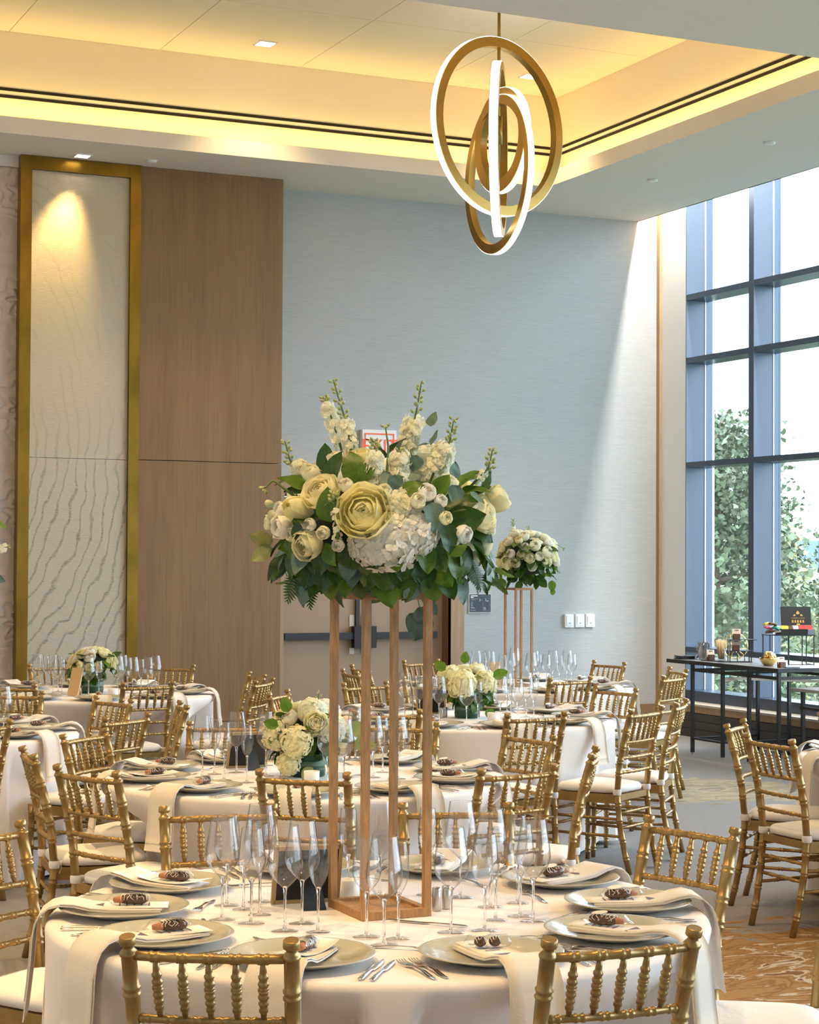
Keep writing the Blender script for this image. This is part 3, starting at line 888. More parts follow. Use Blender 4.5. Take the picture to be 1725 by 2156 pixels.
# back right table
C_('T4', (721, 1407), (750, 1413)); C_('T4', (741, 1400), (773, 1402)); C_('T4', (850, 1392), (921, 1390))
C_('T4', (1253, 1395), (1317, 1398)); C_('T4', (1160, 1425), (1245, 1425)); C_('T4', (1412, 1405), (1446, 1407)); C_('T4', (1400, 1421), (1441, 1418))
# back left table
C_('T5', (61, 1402), (154, 1402)); C_('T5', (320, 1407), (410, 1404)); C_('T5', (261, 1435), (365, 1435))
C_('T5', (-35, 1440), (72, 1436)); C_('T5', (526, 1411), (558, 1420)); C_('T5', (540, 1431), (575, 1427))
# left edge table
C_('T6', (-30, 1462), (92, 1458)); C_('T6', (219, 1465), (292, 1472)); C_('T6', (366, 1474), (377, 1482))
C_('T6', (224, 1508), (313, 1500)); C_('T6', (-92, 1521), (23, 1517))
# right edge table
C_('T7', (1531, 1521), (1563, 1515)); C_('T7', (1572, 1545), (1664, 1554)); C_('T7', (1726, 1503), (1806, 1492))
for it in range(12):                          # keep neighbouring chairs clear of each other
    for i in range(len(CHAIRS)):
        for j in range(i):
            a_, b_ = CHAIRS[i][0], CHAIRS[j][0]
            dv = Vector(a_.location) - Vector(b_.location); dl = dv.length
            if dl < .47:
                sh = dv.normalized() * (.47 - dl) * .3
                a_.location = Vector(a_.location) + sh; b_.location = Vector(b_.location) - sh
for k in DENTS: DENTS[k] = []
for q_, (t, key, loc, extra) in enumerate(CHAIRS):
    loc.xy = t.location.xy
    an = t.rotation_euler.z + PI / 2
    DENTS[key].append((loc, Vector((math.cos(an), math.sin(an), 0))))
for t, key, loc, extra in CHAIRS:
    side = 'gold turned chair with white cushion at %s of %s' % (clock(key, loc), TB[key][1])
    tag(t, side + extra, 'chair', 'gold chairs around the round tables')

# ------------------------------------------------------------------ tablecloths and tables
tab_top = MB().lathe([(0.0, .725), (.86, .725), (RTAB - .006, .73), (RTAB - .006, .752), (0.0, .752)], 64).mesh('tabletop', 'tanwood')
tab_col = MB().lathe([(.09, 0.03), (.05, .08), (.04, .2), (.04, .68), (.12, .725)], 20, capb=True).mesh('column', 'black')
tab_base = MB().lathe([(0.0, .0), (.34, .0), (.34, .015), (.09, .04), (0, .04)], 32).mesh('base', 'black')
def cloth(key, seed):
    rnd = random.Random(seed)
    c = TB[key][0]
    ph = [rnd.uniform(0, 2 * PI) for _ in range(8)]
    def fold(th):
        v = math.sin(7 * th + ph[0] + .8 * math.sin(2 * th + ph[1])) * .5 + math.sin(13 * th + ph[2] + 1.2 * math.sin(3 * th + ph[3])) * .5 + math.sin(23 * th + ph[4]) * .18
        return v
    K = 300
    lim = [9.0] * K
    for loc, nrm in DENTS[key]:
        o_ = loc - c; tx_ = Vector((nrm.y, -nrm.x, 0))
        for k in range(K):
            th = 2 * PI * k / K; e_ = Vector((math.cos(th), math.sin(th), 0))
            # ray from the table centre against the chair footprint
            ox, oy = -o_.dot(tx_), -o_.dot(nrm); dx, dy = e_.dot(tx_), e_.dot(nrm)
            t0, t1 = 0.0, 9.0
            for oo, dd_, lo_, hi_ in ((ox, dx, -.245, .245), (oy, dy, -.40, .262)):
                if abs(dd_) < 1e-6:
                    if not lo_ < oo < hi_: t0, t1 = 1, 0
                    continue
                a_, b_ = (lo_ - oo) / dd_, (hi_ - oo) / dd_
                t0, t1 = max(t0, min(a_, b_)), min(t1, max(a_, b_))
            if t0 < t1: lim[k] = min(lim[k], t0)
    lim = [min(lim[(k + j) % K] for j in (-3, -2, -1, 0, 1, 2, 3)) for k in range(K)]
    lim = [min(x, 1.02) for x in lim]
    for _ in range(3): lim = [min(lim[k], (lim[k - 1] + lim[k] + lim[(k + 1) % K]) / 3) for k in range(K)]
    rows = []
    prof = [(0.0, .7645), (.3, .7645), (.6, .7645), (.85, .7645), (RTAB - .012, .7640), (RTAB - .004, .7615), (RTAB + .003, .755), (RTAB + .006, .745)]
    for r, z in prof:
        rows.append([(c.x + r * math.cos(2 * PI * k / K), c.y + r * math.sin(2 * PI * k / K), z) for k in range(K)])
    nz_ = 22
    for i in range(1, nz_ + 1):
        t = i / nz_; z = .745 - t * (.745 - .025)
        row = []
        for k in range(K):
            th = 2 * PI * k / K
            r = RTAB + .006 + .03 * t + .052 * (t ** 0.8) * fold(th) + .01 * t
            if r > lim[k]: r = r + (lim[k] - r) * min(1, max(0, (.72 - z) / .16))
            row.append((c.x + r * math.cos(th), c.y + r * math.sin(th), z))
        rows.append(row)
    rows = [list(reversed(r)) for r in rows]
    o = MB().grid([[(p[0] - c.x, p[1] - c.y, p[2]) for p in r] for r in rows], True, True).obj('tablecloth', 'cloth')
    o.location = c
    tag(o, 'pale floor-length cloth draped over %s' % TB[key][1], 'tablecloth', 'pale round tablecloths')
    t = tag(root('round_table', c), 'round banquet table under the cloth of %s' % TB[key][1], 'table', 'round banquet tables')
    mobj('tabletop', tab_top, t); mobj('column', tab_col, t); mobj('base', tab_base, t)
for i, k in enumerate(TB): cloth(k, 11 + i)
ZC = .7655                                     # top of the cloth

# ------------------------------------------------------------------ place settings
plate_me = MB().lathe([(0.0, .004), (.085, .004), (.10, .002), (.105, .005), (.172, .0225), (.178, .0250), (.1785, .0265), (.176, .0275), (.168, .0262), (.118, .0130), (.112, .0100), (0.0, .0098)], 56).mesh('charger_plate', 'plate')
def strip(path, w0, w1, th, xo=0.0):
    n = len(path); rows = []
    for i, (r, z) in enumerate(path):
        w = w0 + (w1 - w0) * i / (n - 1)
        rows.append([(r, xo + w * (k / 4 - .5), z + (.0025 if k in (1, 3) else 0) * (1 if i < 5 else 0)) for k in range(5)])
    return MB().slab(rows, th)
def napkin_mesh(drop, hump, skew):
    e = RTAB
    path = [(.60, .0145), (.63, .0150), (.68, .0150), (.74, .0165), (.79, .021), (.835, .030 + hump * .4), (.870, .030 + hump), (.900, .024 + hump * .8), (.922, .010 + hump * .3), (.934, -.012), (.940, -.05), (.943, -.10), (.948, -.16), (.954, -.16 - (drop - .16) * .5), (.960, -drop)]
    path = [(r + (e - .905), z) for r, z in path]
    mb = strip(path, .118, .152, .0035)
    for i, p in enumerate(mb.v):
        if p.z < 0: p.y += skew * (-p.z)
    # second folded layer seen along the edge
    mb2 = strip([(r - .004, z + .0042) for r, z in path[:10]] + [(r + .0042, z) for r, z in path[10:14]], .112, .142, .0028)
    for i, p in enumerate(mb2.v):
        if p.z < 0: p.y += skew * (-p.z)
    mb.add(mb2, Matrix.Identity(4))
    return mb.mesh('napkin', 'napkin')
NAP = [napkin_mesh(d, h, s) for d, h, s in ((.268, .004, .05), (.255, .016, -.06), (.33, .008, .0), (.265, .022, .08))]
NAP.append(napkin_mesh(.225, .010, .02))        # where a chair stands close, the napkin ends higher
def card_meshes():
    out = []
    for curl in (.0, .012):
        rows = [[(-.105 + .21 * i / 8, -.045 + .09 * k / 3, curl * (abs(2 * i / 8 - 1) ** 2.0)) for k in range(4)] for i in range(9)]
        cm = MB().slab(rows, -.0012).mesh('card', 'card')
        pr = MB()
        for j in range(5): pr.bb(-.055 + .02 * j, -.051 + .02 * j, -.022 + .004 * (j % 2), .022 - .005 * (j % 3), .0016, .0019)
        pr.bb(.070, .098, -.034, .034, .0016, .0019) if curl == 0 else pr.bb(.060, .068, -.03, .03, .004, .0045)
        out.append((cm, pr.mesh('print', 'ink')))
    return out
CARDS = card_meshes()
def cookie(kind, seed):
    rnd = random.Random(seed)
    prts = []
    if kind == 'long':
        mb = MB()
        pts = [(-.055 + .11 * i / 10, .004 * math.sin(i * .9), .017) for i in range(11)]
        rr = [.008, .0155, .0185, .019, .019, .0185, .018, .0165, .014, .012, .009]
        mb.tube(pts[:9], rr[:9], 12); prts.append(('biscuit_stick', mb.mesh('cookie', 'chocolate')))
        prts.append(('biscuit_end', MB().tube([pts[7], pts[8], pts[9], (.062, .003, .015)], [.013, .0135, .0125, .009], 10).mesh('end', 'biscuit')))
        dz = MB()
        for k in range(8):
            x = -.046 + .011 * k
            dz.tube([(x + .006 * math.cos(a) * rnd.choice((-1, 1)), .0195 * math.cos(a), .017 + .0195 * math.sin(a)) for a in [PI * j / 7 for j in range(8)]], .0013, 5)
        prts.append(('icing_drizzle', dz.mesh('drizzle', 'icing')))
        wr_ = MB(); rows = []
        for i in range(13):
            x = -.085 + .18 * i / 12; r = (.004 if i in (0, 12) else .010 if i in (1, 11) else .022) + rnd.uniform(-.001, .0015)
            rows.append([(x, 1.18 * r * math.cos(2 * PI * k / 14) + rnd.uniform(-.0015, .0015), max(.0012, .018 + r * math.sin(2 * PI * k / 14) * (1.0 if 1 < i < 11 else .3) - (.006 if i in (0, 12) else 0))) for k in range(14)])
        prts.append(('wrapper', wr_.grid(rows, False, True).mesh('wrapper', 'film')))
    else:
        for s in (-1, 1):
            mb = MB(); rows = []
            for i in range(9):
                a = -PI / 2 + PI * i / 8
                rows.append([(s * .023 + .0195 * math.cos(a) * math.cos(2 * PI * k / 14), .0195 * math.cos(a) * math.sin(2 * PI * k / 14), .018 + .017 * math.sin(a)) for k in range(14)])
            prts.append(('truffle', mb.grid(rows, True, True).mesh('truffle', 'chocolate')))
            dz = MB()
            for k in range(4):
                dz.tube([(s * .023 - .014 + .009 * k + .003 * math.sin(j), .0195 * math.cos(a) * .8, .018 + .0178 * math.sin(a)) for j, a in enumerate([PI * j / 7 for j in range(8)])], .0013, 5)
            prts.append(('icing_drizzle', dz.mesh('drizzle', 'icing')))
        wr_ = MB(); rows = []
        for i in range(11):
            x = -.075 + .15 * i / 10; r = (.006 if i in (0, 10) else .024)
            rows.append([(x, 1.0 * r * math.cos(2 * PI * k / 14) + rnd.uniform(-.001, .001), max(.0012, .019 + .9 * r * math.sin(2 * PI * k / 14) - (.006 if i in (0, 10) else 0))) for k in range(14)])
        prts.append(('wrapper', wr_.grid(rows, False, True).mesh('wrapper', 'film')))
    tagm = MB().poly([(-.028 * math.cos(a) + .04, .015 * math.sin(a)) for a in [2 * PI * k / 18 for k in range(18)]], .0008, Matrix.Translation((-.06, .006, .036)) @ Matrix.Rotation(rad(14), 4, 'X') @ Matrix.Rotation(rad(-8), 4, 'Y'))
    prts.append(('gift_tag', tagm.mesh('tag', 'card')))
    for _, me in prts: me.transform(Matrix.Diagonal((.80, .80, .74, 1)))
    return prts
COOK = [cookie('long', 1), cookie('long', 2), cookie('pair', 3)]
def fork_mesh():
    mb = MB()
    top = [(0.0, .0045), (.03, .0075), (.07, .0060), (.105, .0035), (.125, .0035), (.140, .0075), (.150, .0115), (.160, .0122)]
    rows = []
    for x, w in top:
        z = .002 + (.006 if .05 < x < .13 else 0) + (.004 if x >= .14 else 0)
        rows.append([(x, -w, z), (x, 0, z + .0006), (x, w, z)])
    mb.slab(rows, -.0016)
    for k in range(4):
        y = -.0105 + .007 * k
        mb.tube([(.158, y, .0055), (.175, y, .0042), (.19, y * .98, .0050), (.203, y * .95, .0085)], [.0017, .0016, .0014, .0008], 6)
    return mb.mesh('fork', 'silver')
def knife_mesh():
    mb = MB(); rows = []
    for x, w, z in ((0, .004, .0035), (.006, .0078, .0045), (.04, .0075, .005), (.09, .0055, .0045), (.105, .005, .004), (.115, .009, .003), (.16, .0105, .003), (.20, .0085, .003), (.222, .003, .003), (.228, .0008, .003)):
        rows.append([(x, -w, z), (x, 0, z + .0018), (x, w * .8, z)])
    return mb.slab(rows, -.0022).mesh('knife', 'silver')
FORK, KNIFE = fork_mesh(), knife_mesh()
random.seed(21)
USED = {}
def setting(key, ang, full=True, cook=0, nap=0, card=0, cturn=0.0):
    c, ph = TB[key]
    e = Vector((math.cos(ang), math.sin(ang), 0)); t = Vector((-e.y, e.x, 0))
    where = '%s, %s' % (clock(key, c + e), ph)
    rp_ = .70
    pc = c + e * rp_
    p = mobj('charger_plate', plate_me); p.location = (pc.x, pc.y, ZC)
    p.rotation_euler = (0, 0, random.uniform(0, 6))
    tag(p, 'grey green charger plate at ' + where, 'plate', 'charger plates on the tables')
    tip = c + e * .97
    for ch_, kk_, lc_, ex_ in CHAIRS:
        an_ = ch_.rotation_euler.z + PI / 2; v_ = tip - lc_
        if abs(v_.x * math.sin(an_) - v_.y * math.cos(an_)) < .30 and -.40 < v_.x * math.cos(an_) + v_.y * math.sin(an_) < .30: nap = 4
    n = mobj('napkin', NAP[nap]); n.location = (c.x, c.y, ZC); n.rotation_euler = (0, 0, ang)
    tag(n, 'linen napkin hanging off the edge at ' + where, 'napkin', 'folded linen napkins')
    cd = root('menu_card', (0, 0, 0)); q = c + e * (rp_ - .015); cd.location = (q.x, q.y, ZC + .0255 if card == 0 else ZC + .0265); cd.rotation_euler = (0, 0, ang + cturn)
    mobj('card', CARDS[card][0], cd); mobj('print', CARDS[card][1], cd)
    tag(cd, 'small printed cream card on plate at ' + where, 'card', 'printed cards on the plates')
    if cook == 2:                              # hand-lettered name on the card before the front right seat
        MB().add(text_mb('Brida J', .016, .35), Matrix.Translation((-.062, -.006, .0018)) @ Matrix.Rotation(PI / 2, 4, 'Z')).obj('name', 'ink', cd)
    ck = root('wrapped_cookie'); q = c + e * (rp_ - .02); ck.location = (q.x, q.y, ZC + .0285); ck.rotation_euler = (0, 0, ang + cturn + random.uniform(-.25, .25) + (PI / 2 if cook == 2 else 0))
    for nm, me in COOK[cook]: mobj(nm, me, ck)
    tag(ck, 'cellophane wrapped %s on plate at ' % ('pair of truffles' if cook == 2 else 'chocolate biscuit') + where, 'cookie', 'wrapped chocolate treats')
    if full:
        for nm, me, off, lab in (('fork', FORK, -.186, 'inner fork'), ('fork', FORK, -.216, 'outer fork'), ('knife', KNIFE, .186, 'inner knife'), ('knife', KNIFE, .214, 'outer knife')):
            # handles point to the diner (outwards); forks are on the diner's left
            q = c + e * (.855 if nm == 'knife' else .845) + t * (off * 1.0)
            if (q - c).length > RTAB - .015: q = c + (q - c).normalized() * (RTAB - .015)
            k = mobj(nm, me); k.location = (q.x, q.y, ZC + .0005)
            k.rotation_euler = (0, 0, ang + PI + random.uniform(-.03, .03))
            tag(k, 'silver %s at %s' % (lab, where), nm, 'silver cutlery')
        q = c + e * (.485) + t * .09
        k = mobj('fork', FORK); k.location = (q.x, q.y, ZC + .0005); k.rotation_euler = (0, 0, ang - PI / 2 + random.uniform(-.3, .3) + PI)
        tag(k, 'dessert fork above the plate at ' + where, 'fork', 'silver cutlery')
# nearest table: ten places seen in the photo
t1 = [((645, 1993), 0, 0, 1), ((1024, 1993), 2, 2, 0), ((1288, 1950), 1, 0, 0), ((1297, 1897), 0, 3, 0), ((1170, 1853), 1, 1, 0), ((925, 1832), 0, 0, 0), ((660, 1830), 1, 2, 0), ((362, 1868), 0, 3, 1), ((261, 1912), 1, 0, 0), ((355, 1962), 0, 2, 0)]
c1 = TB['T1'][0]
for k in range(10):
    pass
angs1 = []
for (px, py), ck, np_, cdm in t1:
    q = P(px, py, ZC + .02) - c1
    angs1.append(math.atan2(q.y, q.x))
# regular spacing fitted to the observed places
off = sum(math.sin((a - i * 0) * 10) for i, a in enumerate(angs1)), sum(math.cos(a * 10) for a in angs1)
PH1 = math.atan2(off[0], off[1]) / 10
for (px, py), ck, np_, cdm in t1:
    q = P(px, py, ZC + .02) - c1; a = math.atan2(q.y, q.x)
    a2 = PH1 + round((a - PH1) / (PI / 5)) * PI / 5
    setting('T1', a * .4 + a2 * .6 if abs(a - a2) < .5 else a2, True, ck, np_, cdm, random.uniform(-.2, .2))
def fit_phase(key, pts):
    c = TB[key][0]; s = cc = 0
    for px, py in pts:
        q = P(px, py, ZC + .02) - c; a = math.atan2(q.y, q.x) * 10
        s += math.sin(a); cc += math.cos(a)
    return math.atan2(s, cc) / 10
ph2 = fit_phase('T2', [(337, 1633), (436, 1652), (940, 1638), (860, 1655)])
for i in range(10): setting('T2', ph2 + i * PI / 5, True, i % 2, i % 4, i % 2, random.uniform(-.25, .25))
ph3 = fit_phase('T3', [(1180, 1516), (1060, 1522)])
for i in range(10): setting('T3', ph3 + i * PI / 5, True, i % 2, (i + 1) % 4, i % 2, random.uniform(-.25, .25))
for key, full in (('T4', False), ('T5', False), ('T6', False), ('T7', False)):
    ph = random.uniform(0, .6)
    if key == 'T6': ph = fit_phase('T6', [(100, 1530)])
    if key == 'T5': ph = fit_phase('T5', [(400, 1455)])
    if key == 'T4': ph = fit_phase('T4', [(1290, 1440)])
    if key == 'T7': ph = fit_phase('T7', [(1735, 1592)])
    for i in range(10):
        a = ph + i * PI / 5
        q = TB[key][0] + Vector((math.cos(a), math.sin(a), 0)) * .8
        v = q - CAM; pxx = CX + F_PX * v.dot(RT) / v.dot(_fw)
        if -60 < pxx < 1790: setting(key, a, full, i % 2, i % 4, i % 2, 0.2)

# ------------------------------------------------------------------ glasses
def glass_parts(kind):
    if kind == 'wine':
        H_, bz, prof = .276, .118, [(.0045, .112), (.010, .117), (.024, .130), (.039, .148), (.0460, .165), (.0472, .175), (.0452, .195), (.0410, .222), (.0365, .250), (.0330, .276)]
        stem = [(.0005, .0042), (.030, .0030)]
    elif kind == 'white':
        H_, bz, prof = .254, .118, [(.0045, .112), (.009, .117), (.020, .129), (.032, .145), (.0368, .160), (.0378, .171), (.0362, .190), (.0325, .220), (.0282, .254)]
    else:
        H_, bz, prof = .250, .118, [(.0045, .112), (.008, .118), (.016, .130), (.0225, .146), (.0262, .166), (.0270, .184), (.0262, .205), (.0240, .230), (.0220, .250)]
    fr = .036 if kind != 'flute' else .032
    bowl = MB().lathe(prof, 28).lathe([(prof[-1][0] - .0009, H_), (prof[-1][0] + .0005, H_ + .0004), (prof[-1][0] + .0002, H_ - .001)], 28).mesh('bowl', 'glass')
    stem = MB().lathe([(.0085, .004), (.0052, .010), (.0038, .022), (.0034, .06), (.0036, .095), (.0048, .108), (.0085, .1165), (.003, .1185)], 12).mesh('stem', 'stemglass')
    foot = MB().lathe([(0.0, .0006), (fr, .0006), (fr, .0014), (fr * .6, .0030), (.009, .0052), (0.0, .0056)], 28).mesh('foot', 'glassfoot')
    return [('bowl', bowl), ('stem', stem), ('foot', foot)]
GL = {k: glass_parts(k) for k in ('wine', 'white', 'flute')}
GNAME = {'wine': ('red_wine_glass', 'large empty wine glass', 'wine glass'), 'white': ('white_wine_glass', 'slim empty white wine glass', 'wine glass'), 'flute': ('champagne_flute', 'empty champagne flute', 'champagne flute')}
GLS = []
def glass(key, kind, p):
    nm, lab, cat = GNAME[kind]
    t = root(nm, (p.x, p.y, ZC), random.uniform(0, 6))
    for n_, me in GL[kind]: mobj(n_, me, t)
    v = Vector((p.x, p.y, 1)) - CAM
    GLS.append((t, key, kind, CX + F_PX * v.dot(RT) / v.dot(_fw), p.copy()))
K3 = {'W': 'wine', 'V': 'white', 'F': 'flute'}
for px, py, k in ((468, 1937, 'W'), (478, 1907, 'V'), (513, 1915, 'F'), (529, 1945, 'V'), (547, 1927, 'F'), (548, 1899, 'W'), (600, 1961, 'W'), (636, 1945, 'W'), (670, 1963, 'F'),
                  (733, 1884, 'F'), (800, 1886, 'W'), (772, 1973, 'V'), (809, 1991, 'W'), (839, 1977, 'F'), (950, 1964, 'W'), (970, 1890, 'W'), (1021, 1960, 'V'), (1044, 1938, 'F'), (1033, 1910, 'W'),
                  (1090, 1902, 'F'), (1096, 1930, 'V'), (1123, 1940, 'W'), (900, 1884, 'F')):
    glass('T1', K3[k], P(px, py, ZC))
for px, py, k in ((426, 1637, 'W'), (452, 1630, 'F'), (472, 1643, 'V'), (498, 1627, 'W'), (520, 1648, 'F'), (560, 1612, 'V'), (561, 1634, 'W'), (592, 1640, 'F'), (690, 1650, 'W'), (724, 1648, 'W'), (762, 1632, 'V'), (786, 1637, 'W'), (806, 1626, 'F'), (838, 1640, 'W'), (748, 1598, 'V')):
    glass('T2', K3[k], P(px, py, ZC))
for px, d, k in ((855, 11.7, 'W'), (872, 11.9, 'F'), (886, 11.6, 'V'), (927, 11.35, 'W'), (912, 11.9, 'V'), (985, 11.15, 'W'), (1009, 11.3, 'F'), (1056, 11.4, 'W'), (1078, 11.6, 'F'), (1092, 11.5, 'V'), (1110, 11.8, 'W'), (1126, 11.7, 'F'), (1070, 12.1, 'V'), (900, 12.2, 'W')):
    glass('T3', K3[k], PD(px, d))
for px, d, k in ((990, 14.7, 'F'), (1004, 14.6, 'W'), (1018, 14.8, 'V'), (1034, 14.5, 'W'), (1028, 15.1, 'F'), (1060, 14.4, 'V'), (1076, 14.3, 'W'), (1120, 14.35, 'W'), (1136, 14.6, 'F'), (1152, 14.5, 'V'), (1166, 14.7, 'W'), (1180, 14.5, 'F'), (1196, 14.75, 'W'), (1206, 14.6, 'V'), (1085, 15.1, 'W'), (1128, 15.1, 'V')):
    glass('T4', K3[k], PD(px, d))
for px, d, k in ((83, 13.7, 'W'), (100, 14.0, 'F'), (115, 13.6, 'W'), (126, 13.8, 'V'), (134, 13.5, 'F'), (190, 13.25, 'W'), (212, 13.35, 'F'), (252, 13.5, 'W'), (272, 13.7, 'V'), (283, 13.4, 'W'), (300, 13.6, 'F'), (315, 13.8, 'V'), (330, 13.6, 'W'), (262, 14.1, 'V')):
    glass('T5', K3[k], PD(px, d))
for px, d, k in ((12, 10.3, 'W'), (-10, 10.5, 'V'), (-25, 10.2, 'F')):
    glass('T6', K3[k], PD(px, d))
ORD = ['leftmost', 'second from left', 'third from left', 'fourth from left', 'fifth from left', 'sixth from left', 'seventh from left', 'eighth from left', 'ninth from left', 'tenth from left']
for key in TB:
    for kind in GL:
        g_ = sorted([x for x in GLS if x[1] == key and x[2] == kind], key=lambda x: x[3])
        for i, x in enumerate(g_):
            tag(x[0], '%s on %s, %s' % (GNAME[kind][1], TB[key][1], ORD[i]), GNAME[kind][2], 'stemmed glasses on the round tables')

# ================================================================== FLOWERS
def rose(seed, shells, zs=.82, flare=.16):
    """concentric cupped petals: shells of (count, radius, top polar angle, half span)"""
    rnd = random.Random(seed); mb = MB()
    for ri, (n, r, top, span) in enumerate(shells):
        for k in range(n):
            a0 = 2 * PI * k / n + ri * 1.1 + rnd.uniform(-.15, .15); rr = r * rnd.uniform(.96, 1.04)
            tp = top * rnd.uniform(.85, 1.15); ny, nx = 6, 7; rows = []
            for i in range(ny):
                v = i / (ny - 1); row = []
                for j in range(nx):
                    u = 2 * j / (nx - 1) - 1
                    th = rad(150 + (tp - 150) * v * (1 - .16 * u * u) )
                    az = a0 + u * rad(span) * (0.55 + .45 * math.sin(PI * min(1, v * 1.1) * .5))
                    q = rr * (1 + flare * (ri / len(shells)) * v ** 5 + .03 * math.sin(u * 5 + ri * 2 + k) * v) - .02 * (j % 2) * v
                    row.append((q * math.sin(th) * math.cos(az), q * math.sin(th) * math.sin(az), zs * (q * math.cos(th)) - (r - .3) * .28))
                rows.append(row)
            mb.grid(rows)
    return mb
OPEN = [(2, .12, 10, 80), (3, .22, 16, 70), (3, .33, 22, 68), (4, .45, 30, 60), (5, .58, 38, 52), (5, .71, 47, 50), (6, .85, 57, 44), (6, 1.0, 68, 42)]
MIDR = [(2, .14, 8, 80), (3, .26, 14, 70), (3, .40, 20, 68), (4, .56, 27, 58), (4, .74, 36, 56), (5, .92, 48, 50)]
BUD = [(2, .20, 4, 90), (3, .42, 8, 75), (3, .62, 13, 72), (4, .80, 20, 62)]
FL = {}
for col in ('yellow', 'cream', 'white', 'ivory'):
    FL['open_' + col] = [rose(s, OPEN, .80, .22).mesh('rose', 'petal_' + col) for s in (1, 2)]
    FL['mid_' + col] = [rose(s, MIDR, .92, .16).mesh('rose', 'petal_' + col) for s in (3, 4)]
    FL['bud_' + col] = [rose(s, BUD, 1.35, .05).mesh('rose_bud', 'petal_' + col) for s in (5,)]
def floret(rnd, s):
    mb = MB()
    for k in range(4):
        a = k * PI / 2 + rnd.uniform(-.2, .2)
        w = s * rnd.uniform(.42, .55); l = s * rnd.uniform(.85, 1.05); z = s * rnd.uniform(-.05, .3)
        c_, s_ = math.cos(a), math.sin(a)
        pts = [(0, 0, 0), (w * .7, l * .35, z * .2), (w, l * .7, z * .7), (0, l, z), (-w, l * .7, z * .7), (-w * .7, l * .35, z * .2), (0, l * .55, z * .3 + s * .10)]
        n0 = len(mb.v)
        for x, y, zz in pts: mb.v.append(Vector((x * c_ - y * s_, x * s_ + y * c_, zz)))
        for f in ((0, 1, 6), (1, 2, 6), (2, 3, 6), (3, 4, 6), (4, 5, 6), (5, 0, 6)): mb.face(tuple(n0 + i for i in f), False)
    mb.lathe([(.06 * s, .02 * s), (.05 * s, .10 * s), (0, .12 * s)], 5)
    return mb
def hydrangea(seed, n=80):
    rnd = random.Random(seed); mb = MB()
    for i in range(n):
        z = 1 - 2 * (i + .5) / n
        if z < -.45: continue
        a = i * 2.39996 + rnd.uniform(-.2, .2); r = math.sqrt(1 - z * z)
        nrm = Vector((r * math.cos(a), r * math.sin(a), z)) + Vector((rnd.uniform(-.25, .25), rnd.uniform(-.25, .25), rnd.uniform(-.25, .25)))
        pos = Vector((r * math.cos(a), r * math.sin(a), z)) * rnd.uniform(.84, 1.0)
        mb.add(floret(rnd, .27 * rnd.uniform(.85, 1.2)), Matrix.Translation(pos) @ align(nrm, rnd.uniform(0, 6)))
    mb.lathe([(0, -.6), (.5, -.5), (.78, 0), (.6, .5), (0, .8)], 10)
    return mb
FL['hyd_ivory'] = [hydrangea(7, 110).mesh('hydrangea', 'petal_ivory')]
FL['hyd_white'] = [hydrangea(8, 110).mesh('hydrangea', 'petal_white')]
FL['hyd_cream'] = [hydrangea(9, 90).mesh('hydrangea', 'petal_cream')]
def leaf(lw, ln, bend, fold, tipw=1.0, nx=5, ny=8):
    rows = []
    for i in range(ny):
        t = i / (ny - 1)
        w = lw * (math.sin(PI * (t ** (.75 * tipw))) ** .75 if 0 < t < 1 else 0.02)
        y = ln * (math.sin(bend * t) / bend if abs(bend) > 1e-3 else t); z = -ln * (1 - math.cos(bend * t)) / bend if abs(bend) > 1e-3 else 0
        rows.append([((2 * k / (nx - 1) - 1) * w, y, z + fold * abs(2 * k / (nx - 1) - 1) * w + .03 * ln * math.sin(t * 9 + k)) for k in range(nx)])
    return MB().grid(rows)
for nm in ('leaf_dark', 'leaf_mid', 'leaf_euc', 'leaf_olive'):
    FL[nm] = [leaf(.36, 1.0, b_, f_).mesh('leaf', nm) for b_, f_ in ((.5, .3), (1.0, .2), (-.3, .35))]
FL['euc'] = [leaf(.46, .95, b_, .12, .85, 7).mesh('round_leaf', 'leaf_euc') for b_ in (.3, -.3)]
FL['euc_olive'] = [leaf(.44, 1.0, .3, .15, .85, 7).mesh('round_leaf', 'leaf_olive')]
fm = MB()
fm.tube([(0, 0, 0), (0, .5, -.04), (0, 1, -.16)], [.012, .010, .004], 5)
for k in range(13):
    t = .12 + .85 * k / 12; w = .30 * math.sin(PI * (t * .9 + .08)) + .03
    for s in (-1, 1):
        z = -.16 * t * t
        n0 = len(fm.v)
        for q in ((0, t - .028, z), (s * w * .6, t + .03, z - .02), (s * w, t + .10, z - .05), (s * w * .5, t + .085, z - .02), (0, t + .028, z)): fm.v.append(Vector(q))
        fm.face(tuple(n0 + i for i in range(5)), False)
FL['fern'] = [fm.mesh('fern', 'leaf_dark')]
